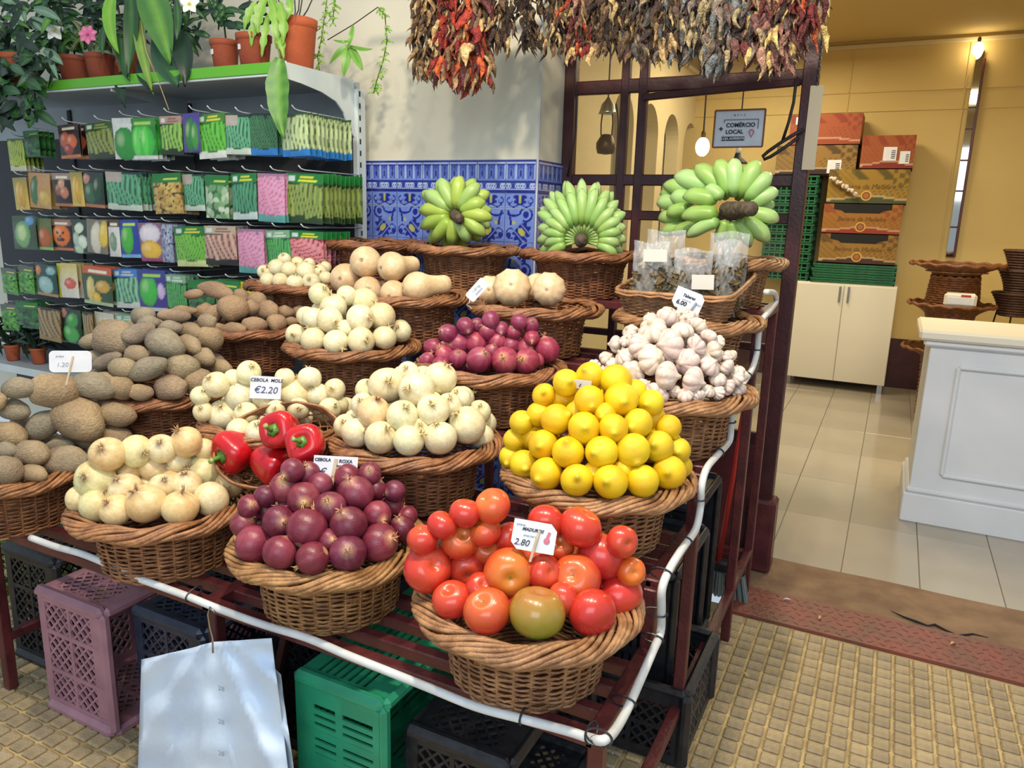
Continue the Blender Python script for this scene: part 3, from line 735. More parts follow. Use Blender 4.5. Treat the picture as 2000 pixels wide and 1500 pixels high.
def heap(key, kind, name, cat, where, origin, sc, items, seed, A=None, Rr=.20, fill=14, rfill=None, tints=None, axis=None, spread=.6, special=None, zoff=0.0, squashf=1.0, meshes=None):
    r = random.Random(seed); bx, by, zr = BK[key]; zr = zr + zoff
    px = [(origin[0] + it[0] / sc, origin[1] + it[1] / sc) for it in items]; rp = [it[2] / sc for it in items]
    if A is None:
        i = min(range(len(px)), key=lambda k: px[k][1]); d = ray(*px[i]); t = by + .02; p = CAM_C + d * (t / d[1]); A = max(.02, p[2] - zr)
    pos = []; rad = []
    for (x, y), q in zip(px, rp):
        p = dome_point(x, y, bx, by, zr, A, Rr); pos.append(p); rad.append(1.07 * q * proj(p)[2] / FPX)
    pos = np.array(pos); rad = np.array(rad); med = float(np.median(rad))
    for i in range(len(pos)):     # those that only peek out are whole and sit deeper
        if rad[i] < .84 * med and not (len(items[i]) > 3):
            new = rad[i] * .35 + med * .60; vi = pos[i] - CAM_C; vi = vi / np.linalg.norm(vi); c = np.array([bx, by, zr + A * .3]) - pos[i]; c[2] = min(c[2], 0); c = c / max(np.linalg.norm(c), 1e-6)
            pos[i] = pos[i] + (vi * .9 + c * .5) * (new - rad[i]) * 1.2; rad[i] = new
    for _ in range(25):           # ease the touching ones apart along the view ray
        for i in range(len(pos)):
            for j in range(i):
                dv = pos[i] - pos[j]; dd = np.linalg.norm(dv); need = .80 * (rad[i] + rad[j])
                if dd < need and dd > 1e-6:
                    push = dv / dd * (need - dd) * .22; vi = pos[i] - CAM_C; vi = vi / np.linalg.norm(vi)
                    s = push.dot(vi); push = push * .35 + vi * s * .65; pos[i] = pos[i] + push; pos[j] = pos[j] - push
    lab = rows_label(px, float(np.median(rp))); lst = meshes or PR[kind]
    extra = []; rf = rfill or float(np.median(rad))
    fill = int(fill * 1.9)
    for _ in range(1500):
        if len(extra) >= fill: break
        a = r.uniform(0, 2 * PI); q = math.sqrt(r.random()) * Rr * .95; p = np.array([bx + q * math.cos(a), by + q * math.sin(a), zr + A * (1 - (q / Rr) ** 2) - r.choice((.0, rf, rf * 1.6))])
        rin = RB - .022 if p[2] < zr + .004 else Rr * .96
        if p[2] < zr - .10 or q + rf > rin + .03: continue
        if any(np.linalg.norm(p - s) < .80 * (rf + t) for s, t in zip(pos, rad)) or any(np.linalg.norm(p - s) < 1.6 * rf for s in extra): continue
        # never put a filler in front of the placed ones
        x, y, dep = proj(p)
        if any(math.hypot(x - u[0], y - u[1]) < w * 1.1 and dep < proj(s)[2] for u, w, s in zip(px, rp, pos)): continue
        extra.append(p)
    for i, p in enumerate(pos):
        q = rad[i]; it = items[i]; cn, nrow, rn = lab[i]
        pl = f'{name}, {ORD[cn]} from left in {ORD[rn]} row down of {where}' if nrow > 1 else f'{name}, alone in {ORD[rn]} row down of {where}'
        me = r.choice(lst); up = axis(p, r) if axis else None
        o = link(cat.replace(' ', '_'), me); o.location = p; o.rotation_mode = 'QUATERNION'; tint = r.choice(tints) if tints else (1, 1, 1)
        k = r.uniform(.94, 1.05); sx = sy = sz = q
        if len(it) > 3 and not isinstance(it[3], str):      # elongated: (cx, cy, rx, ry, angle)
            ang = math.radians(it[4] if len(it) > 4 else r.uniform(-20, 20)); ry = it[3] / sc * proj(p)[2] / FPX
            xa = Vector(CAM_R[:, 0]) * math.cos(ang) - Vector(CAM_R[:, 1]) * math.sin(ang) + Vector(CAM_R[:, 2]) * r.uniform(-.3, .3); xa.normalize()
            za = Vector(-CAM_R[:, 2]); za = (za - xa * za.dot(xa)).normalized(); ya = za.cross(xa); o.rotation_quaternion = Matrix((xa, ya, za)).transposed().to_quaternion() @ Quaternion((1, 0, 0), r.uniform(-.5, .5))
            sx, sy, sz = q * 1.02, ry * 1.08, ry * 1.05
        else: o.rotation_quaternion = look_quat(p, r, spread, up)
        o.scale = (sx, sy, sz * squashf); o.color = (tint[0] * k, tint[1] * k, tint[2] * k, 1)
        if special and i in special:
            s = special[i]; o.data = s.get('mesh', o.data); pl = s.get('label', pl); o.color = (*s.get('tint', tint), 1)
            if 'up' in s: o.rotation_quaternion = look_quat(p, r, .05, s['up'])
        tag(o, pl, cat, f'{cat} heap of {where}')
    ex = [(*proj(p), p) for p in extra]; allp = [(*proj(p), q) for p, q in zip(pos, rad)] + [(x, y, d, rf) for x, y, d, _ in ex]
    seen = [not any(d2 < d - .005 and math.hypot(x - x2, y - y2) < .80 * q2 * FPX / d2 for x2, y2, d2, q2 in allp) for x, y, d, _ in ex]
    order = sorted([i for i in range(len(ex)) if seen[i]], key=lambda i: ex[i][0]); rank = {i: n for n, i in enumerate(order)}
    for i, p in enumerate(extra):
        o = link(cat.replace(' ', '_'), r.choice(lst)); o.location = p; o.rotation_mode = 'QUATERNION'; o.rotation_quaternion = look_quat(p, r, .8); s = rf * r.uniform(.88, 1.0)
        o.scale = (s * (1.25 if 'tuber' in kind else 1), s, s); tint = r.choice(tints) if tints else (1, 1, 1); o.color = (*tint, 1)
        if i in rank and rank[i] < len(ORD): tag(o, f'{name} peeking from behind, {ORD[rank[i]]} such from left in {where}', cat, f'{cat} peeking out of {where}')
        else: tag(o, f'{name} buried deep in {where}', cat, f'buried {cat} of {where}')
    return pos, rad
def camward(p, r): v = CAM_C - p; return (v[0], v[1], v[2] * .6)
def upcam(p, r): v = CAM_C - p; v = v / np.linalg.norm(v); return (v[0] * .6, v[1] * .6, .8)
def anyax(p, r): return (r.gauss(0, 1), r.gauss(0, 1), r.gauss(.3, 1))
W0 = [(1, 1, 1), (1.0, .99, .94), (.97, 1.0, .90), (1.0, .95, .86)]
Y0 = [(1, 1, 1), (1.0, .92, .82), (.95, 1.0, .86), (1.0, .88, .74)]
R0 = [(1, 1, 1), (.82, .80, .95), (1.15, 1.0, .95), (.9, .8, .85), (1.2, 1.25, 1.0)]
tomatoes = [(720,190,135),(500,215,120),(370,310,115),(455,405,137),(690,355,118),(170,430,90),(225,620,185),(550,625,150),(850,675,180),(1130,670,135),(1395,705,180),(1590,535,190),(1415,320,155),(1140,280,135),(1715,450,110),(1820,680,80),(1720,840,185),(1510,985,180),(1080,985,207),(685,975,175),(410,880,150),(660,480,100),(850,390,100),(1255,460,85),(1340,520,90),(1070,545,130),(1285,880,95),(620,790,90)]
heap('T', 'tomato', 'red tomato', 'tomato', 'the tomato basket', (780, 950), 4.0, tomatoes, 1, A=.085, fill=8, rfill=.036, axis=upcam, spread=.7,
     tints=[(1, 1, 1), (1.02, 1.0, 1), (.95, .9, 1), (1.0, .9, .95)], special={18: dict(mesh=PR['green tomato'][0], label='half-ripe green and orange tomato at the front of the tomato basket', tint=(1, 1, 1), up=(0, .1, 1)), 15: dict(label='small orange tomato at the right edge of the tomato basket', tint=(1.25, 2.6, .9)), 8: dict(label='large orange-topped tomato just left of the price card stick', tint=(1.08, 1.5, .95))})
lemons = [(915,215,125),(690,300,120),(665,400,130),(1190,270,140),(1205,430,150),(910,435,130),(480,430,95),(430,540,110),(600,615,135),(860,695,143),(1130,690,128),(1360,650,128),(1470,450,115),(1520,600,100),(1310,330,95),(310,650,95),(350,760,115),(480,850,130),(715,920,143),(1020,930,145),(1310,910,150),(1550,865,140),(1640,680,110),(1740,920,110),(180,930,90),(300,1030,125),(510,1120,143),(805,1175,143),(1105,1190,150),(1395,1185,145),(1650,1110,150),(1770,1040,85),(950,1110,60),(210,830,70),(1230,1100,60),(1060,560,70)]
heap('LE', 'lemon', 'yellow lemon', 'lemon', 'the lemon pyramid', (960, 690), 4.762, lemons, 2, fill=16, rfill=.030, axis=camward, spread=.5, tints=[(1, 1, 1), (1.0, .95, .9), (.96, 1.0, 1.4), (1.0, .9, .8)])
garlic = [(960,190,130),(1130,130,75),(760,190,80),(790,330,165),(530,350,90),(1150,350,125),(1010,510,180),(650,510,140),(370,480,95),(1310,280,110),(1420,390,100),(1300,520,115),(1500,560,110),(1550,460,70),(480,630,120),(790,690,170),(1180,700,150),(1440,730,120),(270,650,95),(340,740,90),(580,800,140),(910,870,170),(1250,900,150),(1530,880,100),(1650,640,80),(1640,750,90),(1770,790,75),(1750,880,90),(1660,980,90),(850,1030,140),(1160,1060,95),(1320,1060,70),(1430,1030,75),(1540,1040,75),(1050,1020,60),(120,740,80),(210,800,60),(700,960,70),(1200,210,70),(1250,420,70),(1390,640,70),(490,440,70)]
heap('GA', 'garlic bulb', 'white garlic bulb', 'garlic', 'the garlic heap', (1140, 590), 5.882, garlic, 3, fill=34, rfill=.024, axis=upcam, spread=.8, tints=[(.95, .92, .92), (.96, .88, .90), (.98, .95, .90), (.90, .82, .86)])
redon = [(605,270,140),(665,165,105),(770,400,140),(1030,480,140),(925,270,110),(1180,200,120),(1260,350,160),(1400,170,90),(1450,310,100),(1460,550,125),(1620,470,100),(1620,330,80),(1690,680,115),(1750,550,65),(1180,640,160),(1480,800,165),(810,680,175),(540,610,140),(430,500,100),(400,380,80),(225,610,115),(310,820,160),(560,900,155),(860,950,145),(1180,900,160),(1010,790,75),(270,480,80),(820,150,80)]
heap('RO', 'red onion', 'red onion', 'red onion', 'the front red onion basket', (430, 890), 4.762, redon, 4, fill=12, rfill=.033, axis=upcam, spread=.8, tints=R0)
yon = [(1250,190,135),(760,270,140),(985,270,125),(570,310,150),(430,480,165),(930,390,125),(1190,340,120),(1390,390,160),(740,460,110),(690,570,150),(1260,560,130),(1030,580,115),(870,730,172),(1200,770,155),(1490,690,150),(1650,550,130),(420,730,145),(610,790,135),(265,670,95),(860,510,70),(1120,480,90),(1450,260,75),(1560,290,75)]
heap('YO', 'yellow onion', 'pale yellow onion', 'onion', 'the front pale onion basket', (100, 830), 4.762, yon, 5, A=.065, fill=10, rfill=.033, axis=upcam, spread=.8, tints=Y0)
on220 = [(450,350,135),(800,220,130),(710,450,150),(990,500,130),(500,660,155),(340,600,105),(300,490,90),(780,660,120),(1290,410,150),(1220,290,90),(1480,300,120),(1550,420,120),(1740,410,110),(1690,600,110),(1780,540,100),(640,290,75),(1140,420,80),(1100,610,100),(1350,600,110)]
heap('ON', 'white onion', 'pale onion', 'onion', 'the 2.20 onion basket', (340, 690), 5.555, on220, 6, A=.07, fill=8, rfill=.033, axis=upcam, spread=.8, tints=W0)
won = [(610,360,190),(960,400,180),(1220,270,170),(870,200,95),(500,640,170),(380,520,100),(810,680,160),(1150,620,170),(1310,570,120),(1440,480,110),(1510,780,190),(1650,640,110),(310,860,145),(580,910,165),(890,940,155),(1220,920,168),(190,790,110),(1000,830,75),(420,400,65)]
heap('WO', 'white onion', 'large white onion', 'onion', 'the large white onion basket', (640, 690), 5.555, won, 7, fill=10, rfill=.034, axis=upcam, spread=.45, tints=W0, special={4: dict(mesh=PR['yellow onion'][0], tint=(1.0, .84, .76), label='peach-coloured onion on the left of the large white onion basket')})
on2 = [(690,310,155),(1020,290,150),(570,240,110),(860,250,85),(450,510,125),(670,540,145),(990,530,155),(1280,490,160),(240,710,115),(450,770,150),(725,800,145),(1030,780,158),(1320,750,145),(1520,670,120),(850,610,65),(350,480,80)]
heap('ON2', 'white onion', 'white onion', 'onion', 'the onion basket below the squash', (540, 540), 6.25, on2, 8, fill=12, rfill=.032, axis=upcam, spread=.7, tints=W0)
so = [(1010,720,90),(1140,760,85),(1320,780,95),(1230,690,70),(1470,780,75),(880,780,70),(900,870,80),(1040,880,80),(1200,900,85),(1380,890,95),(1530,850,70),(1060,670,65),(1350,700,65)]
heap('SO', 'white onion', 'little white onion', 'onion', 'the small rear onion basket', (360, 390), 5.555, so, 9, fill=8, rfill=.026, axis=upcam, spread=.7, tints=W0)
ro2 = [(980,250,100),(700,290,100),(490,400,110),(600,490,115),(810,480,130),(930,350,100),(830,280,65),(1320,270,95),(1280,360,90),(1490,310,80),(1090,470,105),(1210,500,110),(1430,530,115),(1480,430,90),(1680,580,140),(300,560,100),(400,630,115),(590,690,110),(850,710,150),(1160,710,155),(1440,720,150),(1560,720,65),(1120,330,65),(1000,600,70)]
heap('RO2', 'small red onion', 'small red onion', 'red onion', 'the rear red onion basket', (800, 590), 6.25, ro2, 10, A=.055, fill=14, rfill=.028, axis=upcam, spread=.9, tints=R0)
pot = [(230,520,175,110,-12),(600,540,215,185,0),(1010,490,215,140,15),(880,800,235,215,20),(900,1010,190,120,0),(1260,800,180,120,5),(1260,1010,160,130,0),(1030,1170,110,90,0),(430,880,205,140,-32),(160,740,170,110,0),(110,930,190,140,0),(330,1190,170,130,0),(700,1270,220,150,-10),(360,1400,140,85,5),(90,1380,140,150,0),(80,1150,110,85,0),(640,1080,150,90,-10),(-60,640,140,110,0)]
heap('P', 'tuber', 'dusty tuber', 'sweet potato', 'the leftmost basket', (0, 670), 5.555, pot, 11, A=.11, fill=8, rfill=.036, tints=[(.84, .84, .84), (.78, .80, .84), (.90, .87, .81)])
pot2 = [(430,680,210,180,0),(200,730,125,80,-20),(700,650,165,100,-25),(920,720,205,145,10),(790,490,110,75,0),(1000,550,140,80,0),(1080,450,150,65,0),(1250,560,130,90,15),(1230,730,125,90,25),(1450,660,115,130,0),(1390,510,95,80,0),(1380,870,105,100,0),(1130,950,160,140,-20),(790,990,210,120,-20),(670,850,115,85,0),(330,930,170,80,-20),(500,1030,130,110,0),(980,1170,160,130,0),(1300,1120,150,150,0),(1550,980,120,85,0),(700,1250,120,80,0),(480,1180,130,120,0),(230,850,120,75,0),(320,1080,110,75,0)]
heap('PO', 'tuber', 'brown tuber', 'sweet potato', 'the second-step basket', (150, 540), 5.555, pot2, 12, fill=12, rfill=.034, Rr=.235, tints=[(.84, .84, .84), (.78, .80, .84), (.90, .87, .81), (.8, .76, .82)])
sp_ = [(600,230,225,110,15),(260,400,195,80,0),(520,420,150,110,0),(930,470,185,175,0),(650,530,150,105,-30),(1130,430,110,110,0),(1360,450,140,125,0),(900,720,150,85,0),(1190,690,150,105,0),(1500,660,120,115,0),(1620,480,110,90,0),(1720,620,95,70,0),(1830,480,110,90,0),(700,700,95,65,0),(330,310,130,65,-10)]
heap('SP', 'tuber2', 'knobbly tuber', 'sweet potato', 'the basket under the packets', (330, 540), 7.143, sp_, 13, A=.10, fill=8, rfill=.032, tints=[(.86, .86, .86), (.82, .82, .86)])
# butternut squash: bulb ends toward us, necks pointing back to the right
def squash(label, px, py, rp, depth_y, neck, me, tint=(1, 1, 1)):
    p = onY(px, py, depth_y); q = rp * proj(p)[2] / FPX; o = link('butternut_squash', me, loc=p); o.scale = (q,) * 3; o.rotation_mode = 'QUATERNION'
    v_ = p - CAM_C; v_ = v_ / np.linalg.norm(v_); nk = v_ * neck[2] + CAM_R[:, 0] * neck[0] + np.array([0, 0, 1.0]) * neck[1]; o.rotation_quaternion = Vector(nk).to_track_quat('Z', 'Y'); o.color = (*tint, 1); tag(o, label, 'squash', 'butternut squash'); return o
def sqp(x, y): return 620 + x / 6.25, 450 + y / 6.25
S0, S1, S2 = PR['squash']
squash('butternut squash on top of the pile, left one', *sqp(590, 385), 30, 2.24, (.28, -.12, 1), S0)
squash('butternut squash on top of the pile, right one with visible neck', *sqp(910, 445), 29, 2.22, (.75, .08, .8), S1)
squash('butternut squash lying rightmost in the pile, pale neck to the right', *sqp(1220, 690), 29, 2.16, (1, .10, .50), S2, (1.0, 1.02, 1.0))
squash('butternut squash at the far left of the pile', *sqp(340, 590), 29, 2.24, (.35, .0, 1), S2, (.95, .92, .9))
squash('butternut squash low in the pile behind the white onions', *sqp(620, 740), 28, 2.20, (.5, .05, 1), S0, (.95, .9, .9))
squash('butternut squash low in the middle of the pile', *sqp(930, 780), 27, 2.15, (.35, .15, 1), S1, (.95, .9, .88))
def sq2(x, y): return 880 + x / 6.25, 480 + y / 6.25
squash('large round ribbed squash beside the oval tag', *sq2(750, 510), 37, 2.19, (.08, -.18, 1), PR['round squash'][0])
squash('round ribbed squash on the right of its basket', *sq2(1200, 530), 33, 2.20, (.16, .05, 1), PR['round squash'][0], (1.02, 1.02, 1.05))
squash('squash half hidden behind the oval tag', *sq2(480, 540), 28, 2.27, (.1, .0, 1), PR['round squash'][0])
squash('squash wedged at the back between the two round ones', *sq2(1060, 500), 26, 2.38, (.3, .05, 1), S0)
# ---------------------------------------------------------------- seed-packet shelf
GX, GY, GB, GZ = -2.205, 2.38, 2.82, 2.0       # right side, front, back, top shelf height
GL = -5.0
gon = thing('display_shelf', 'white metal shelf unit with green edge strip holding rows of seed packets', 'shelf', ((GX + GL) / 2, GB, 0))
gloc = (-(GX + GL) / 2, -GB, 0)
def gp(name, m, mat, smooth=False): o = m.build(name, mat, gon, smooth); o.location = gloc; return o
mk('panel_grey', C(176, 184, 188), .6, C(164, 172, 176), 3); mk('panel_shaded', C(58, 60, 64), .7)  # darker panel tone: shadow behind the packet rows put into the colour
gp('back_panel', mb().box(((GX + GL) / 2, GB, 1.90), (GX - GL, .02, .20)), 'panel_grey'); gp('back_panel', mb().box(((GX + GL) / 2, GB, 1.05), (GX - GL, .02, 1.5)), 'panel_shaded')
gp('top_shelf', mb().box(((GX + GL) / 2, (GY + GB) / 2, GZ - .02), (GX - GL - .02, GB - GY, .03), .003), 'panel_grey')
gp('edge_strip', mb().box(((GX + GL) / 2 - .02, GY - .008, GZ - .012), (GX - GL - .02, .006, .042), .002), 'green_strip')
gp('lip', mb().box(((GX + GL) / 2, GY - .002, GZ - .016), (GX - GL, .008, .052), .002), 'white_metal')
up = mb().box((GX, GB, .95), (.030, .06, 1.90 + .14), .004); gp('upright', up, 'white_metal')
for z in np.arange(.7, 1.98, .05): gp('slot', mb().box((GX + .0158, GB - .012, z), (.002, .008, .022)), 'dark_gap')
for x in (-3.25, -4.2): gp('upright', mb().box((x, GB - .012, .95), (.03, .02, 2.0), .004), 'panel_shaded')
def bracket(x, mat):
    m = mb(); top = [(GY, GZ + .006), (GB - .03, GZ + .006)]; low = [(GY, GZ - .055), (GY + .08, GZ - .060), (GY + .2, GZ - .075), (GY + .29, GZ - .10), (GY + .34, GZ - .14), (GY + .37, GZ - .20), (GB - .03, GZ - .235)]
    pts = [(y, z) for y, z in low] + [(GB - .03, GZ + .006), (GY, GZ + .006)]; n = len(pts); t = .004
    m.add([(x - t, y, z) for y, z in pts] + [(x + t, y, z) for y, z in pts], [tuple(range(n)), tuple(range(2 * n - 1, n - 1, -1))] + [(i, n + i, n + (i + 1) % n, (i + 1) % n) for i in range(n)]); return m
gp('bracket', bracket(GX - .004, 'white_metal'), 'white_metal'); gp('bracket', bracket(-3.25, 'white_metal'), 'panel_grey')
gp('lower_shelf', mb().box(((GX + GL) / 2 - .3, 2.58, .55), (GX - GL - .6, .46, .025), .003), 'panel_grey'); gp('lower_lip', mb().box(((GX + GL) / 2 - .3, 2.345, .56), (GX - GL - .6, .01, .04), .002), 'white_metal')

def hash1(i, j, s=0): v = math.sin(i * 127.1 + j * 311.7 + s * 74.7) * 43758.5453; return v - math.floor(v)
def d_beans(c1, c2, c3, head=None, hc=None, foot=None, fq=9, slant=.15, tagc=None):
    def f(u, v):
        if head and v > .80:
            if .84 < v < .88 and .35 < u < .85 or .91 < v < .95 and .4 < u < .75: return hc or C(220, 220, 60)
            if .06 < u < .25 and .83 < v < .95: return C(190, 210, 205)
            return head
        if tagc and v > .74 and u < .5: return tagc
        if foot and v < .14 + .02 * math.sin(u * 9): return foot
        w = u + slant * (v - .5) + .03 * math.sin(v * 9 + u * 5); k = (w * fq) % 1; i = math.floor(w * fq)
        if v < .10 + .1 * hash1(i, 3) or v > (.80 if head else .96) - .08 * hash1(i, 5): return c3
        return c3 if k < .16 else mixc(c1, c2, min(1, abs(k - .58) * 2.0 + .35 * (hash1(i, 1) - .5)))
    return f
def d_seeds(c1, c2, c3, head=None, n=9):
    def f(u, v):
        if head and v > .78: return C(210, 220, 90) if .84 < v < .88 and .4 < u < .9 else head
        best = 9; cell = None; x, y = u * n, v * n * 1.3
        for i in (-1, 0, 1):
            for j in (-1, 0, 1):
                a, b = math.floor(x) + i, math.floor(y) + j; q = math.hypot(a + hash1(a, b) - x, b + hash1(b, a, 2) - y)
                if q < best: best, cell = q, (a, b)
        return c3 if best > .62 else mixc(c1, c2, hash1(*cell, 4))
    return f
def d_fruit(bg, blobs, head=None, foot=None, hc=None):
    def f(u, v):
        if head and v > .80: return (hc or C(230, 225, 200)) if .85 < v < .90 and .2 < u < .85 else head
        if foot and v < .08: return foot
        c = bg(u, v) if callable(bg) else bg
        for (cx, cy, rx, ry, col) in blobs:
            q = ((u - cx) / rx) ** 2 + ((v - cy) / ry) ** 2
            if q < 1: c = mixc(col, C(255, 245, 220), .25 * max(0, 1 - ((u - cx + rx * .3) / rx) ** 2 * 4 - ((v - cy - ry * .3) / ry) ** 2 * 4)); c = mixc(c, (0, 0, 0), .35 * q ** 3)
        return c
    return f
g1, g2, g3 = C(96, 176, 60), C(52, 122, 40), C(16, 40, 20); tl1, tl2, tl3 = C(112, 184, 138), C(50, 128, 92), C(12, 46, 40); HG = C(20, 112, 44); BLU = C(34, 118, 196)
DZ = {
 'pale': d_beans(C(206, 220, 176), C(150, 176, 110), C(44, 76, 40), None, None, BLU, 7, .1), 'dark': d_beans(C(70, 130, 82), C(36, 84, 54), C(14, 36, 26), None, None, BLU, 10, .7),
 'teal': d_beans(tl1, tl2, tl3, None, None, C(190, 206, 190), 8, .2, C(170, 160, 150)), 'bright': d_beans(C(110, 200, 60), C(60, 150, 40), C(30, 90, 26), C(60, 120, 40), None, C(210, 216, 210), 7, .3),
 'cuke': d_fruit(C(70, 60, 140), [(.45, .45, .30, .44, C(46, 120, 56)), (.75, .4, .2, .36, C(60, 140, 60))], None, None), 'lime': d_beans(C(150, 200, 90), C(90, 140, 50), C(30, 44, 24), C(170, 140, 128), C(120, 90, 80), None, 6, .15),
 'peas': d_fruit(C(36, 120, 44), [(.5, .42, .46, .44, C(58, 186, 62)), (.3, .4, .16, .4, C(90, 210, 80)), (.62, .42, .14, .4, C(86, 206, 76))], C(50, 130, 50), C(210, 216, 212), C(160, 210, 90)), 'whitepea': d_fruit(C(196, 204, 200), [(.55, .36, .5, .42, C(40, 140, 54))], None),
 'olive': d_beans(C(150, 160, 80), C(96, 112, 50), C(40, 54, 26), C(52, 84, 36), C(150, 160, 80), None, 6, .3), 'redon': d_fruit(C(36, 20, 24), [(.35, .55, .26, .24, C(190, 92, 54)), (.68, .48, .24, .22, C(206, 104, 60)), (.5, .25, .24, .16, C(150, 60, 50))], C(60, 44, 44), C(190, 120, 70)),
 'leek': d_beans(C(206, 204, 80), C(110, 160, 60), C(60, 100, 30), None, None, C(200, 200, 170), 8, .1), 'corn': d_fruit(lambda u, v: mixc(C(214, 186, 90), C(150, 140, 70), v), [(.4, .5, .2, .4, C(220, 180, 70)), (.66, .45, .2, .4, C(204, 160, 56))]),
 'courg': d_fruit(lambda u, v: mixc(C(190, 132, 62), C(190, 150, 100), u), [(.3, .5, .2, .42, C(52, 110, 56)), (.75, .3, .25, .25, C(206, 170, 80))]), 'chest': d_fruit(C(36, 26, 24), [(.36, .5, .22, .18, C(150, 84, 60)), (.66, .42, .22, .18, C(190, 120, 96)), (.52, .68, .2, .14, C(200, 150, 120))], C(150, 130, 120), C(180, 110, 60)),
 'darkc': d_fruit(C(30, 44, 40), [(.4, .4, .3, .3, C(40, 96, 58)), (.75, .55, .2, .35, C(24, 70, 44)), (.2, .8, .18, .14, C(190, 130, 110))], None, C(180, 116, 66)), 'seedY': d_seeds(C(206, 178, 96), C(160, 124, 56), C(60, 44, 24), HG, 8),
 'grwh': d_seeds(C(200, 216, 190), C(60, 130, 60), C(40, 90, 44), HG, 5), 'tealH': d_beans(C(84, 160, 118), C(40, 104, 76), C(14, 50, 40), HG, C(210, 216, 60), C(180, 200, 196), 8, .05), 'pink': d_beans(C(226, 120, 156), C(190, 160, 190), C(150, 110, 140), None, None, C(84, 152, 150), 9, .5),
 'oliveH': d_beans(C(154, 166, 84), C(84, 116, 50), C(34, 60, 26), HG, C(220, 220, 50), None, 9, .2), 'cabb': d_fruit(C(60, 84, 60), [(.45, .45, .34, .4, C(120, 176, 110)), (.45, .5, .2, .25, C(190, 216, 150)), (.75, .85, .2, .14, C(90, 150, 196))]),
 'pump': d_fruit(C(40, 26, 20), [(.5, .5, .44, .36, C(224, 116, 24)), (.36, .58, .05, .05, C(60, 24, 10)), (.64, .58, .05, .05, C(60, 24, 10)), (.5, .48, .05, .04, C(60, 24, 10)), (.5, .36, .22, .05, C(60, 24, 10))], C(150, 110, 96), C(196, 120, 60)), 'pump2': d_fruit(C(96, 110, 60), [(.5, .4, .46, .32, C(178, 96, 40))], None, C(150, 190, 110)),
 'slices': d_fruit(C(50, 66, 54), [(.5, .75, .3, .16, C(206, 220, 196)), (.3, .42, .26, .2, C(170, 196, 176)), (.7, .35, .26, .2, C(210, 224, 206)), (.4, .12, .3, .14, C(180, 206, 180))]), 'palewh': d_fruit(C(120, 116, 100), [(.5, .45, .26, .5, C(206, 204, 184)), (.85, .6, .2, .4, C(214, 186, 80))]),
 'melon': d_fruit(C(206, 206, 200), [(.5, .4, .3, .26, C(120, 150, 126))], C(84, 60, 40)), 'blueg': d_fruit(C(36, 62, 150), [(.42, .5, .34, .4, C(66, 176, 50))], C(36, 62, 150), C(120, 170, 220), C(190, 220, 80)),
 'cornbowl': d_fruit(C(126, 96, 120), [(.5, .72, .46, .26, C(214, 208, 220)), (.5, .30, .46, .25, C(226, 184, 60))], None, C(150, 60, 110)), 'bluebean': d_seeds(C(176, 184, 204), C(110, 122, 156), C(60, 64, 84), None, 8), 'greenH': d_beans(C(136, 200, 70), C(70, 150, 44), C(34, 96, 30), HG, C(210, 216, 60), C(196, 206, 140), 10, .5),
 'beige': d_beans(C(206, 176, 156), C(150, 90, 90), C(70, 60, 50), C(176, 160, 140), C(120, 80, 70), C(30, 26, 28), 6, .4), 'grn': d_beans(C(96, 178, 96), C(40, 124, 62), C(20, 76, 44), C(120, 160, 130), C(200, 216, 200), None, 10, .25), 'redbean': d_beans(C(214, 96, 100), C(196, 150, 160), C(110, 40, 50), HG, C(220, 220, 50), None, 9, .35),
 'lett': d_seeds(C(110, 186, 70), C(50, 120, 40), C(26, 70, 30), C(90, 100, 90), 7), 'tealmel': d_fruit(C(30, 70, 64), [(.5, .36, .36, .28, C(150, 196, 190)), (.75, .82, .22, .14, C(130, 180, 176)), (.14, .8, .14, .16, C(206, 120, 60))], None, C(180, 140, 80)), 'yelwh': d_fruit(lambda u, v: C(196, 196, 60) if u < .18 else mixc(C(216, 214, 206), C(206, 190, 110), v), [(.66, .42, .26, .16, C(206, 96, 84))]),
 'gourd': d_fruit(C(46, 76, 44), [(.3, .4, .16, .34, C(216, 196, 110)), (.5, .18, .14, .16, C(230, 190, 40)), (.72, .5, .24, .16, C(200, 160, 70))], C(196, 90, 54), C(170, 190, 150)), 'bluebn': d_beans(C(150, 206, 176), C(60, 132, 80), C(26, 60, 54), C(60, 120, 190), C(200, 206, 210), C(200, 206, 200), 6, .1),
 'purg': d_fruit(C(60, 50, 130), [(.4, .5, .34, .38, C(60, 180, 66)), (.85, .5, .12, .2, C(190, 170, 214))], C(50, 60, 140), C(200, 204, 214), C(160, 206, 70)), 'ygreen': d_seeds(C(226, 208, 30), C(180, 170, 20), C(110, 120, 20), C(216, 206, 40), 5), 'dkgrn': d_seeds(C(60, 130, 60), C(30, 70, 40), C(14, 36, 20), HG, 5), 'apple': d_fruit(C(26, 50, 30), [(.5, .28, .42, .26, C(60, 166, 60)), (.6, .68, .3, .22, C(54, 150, 56)), (.14, .85, .14, .14, C(190, 130, 120))]), 'brownr': d_beans(C(176, 150, 96), C(120, 96, 60), C(44, 36, 28), None, None, C(150, 120, 60), 5, .6), 'yelfl': d_fruit(C(206, 200, 180), [(.5, .5, .4, .3, C(230, 190, 40))], None, C(200, 190, 80)),
}
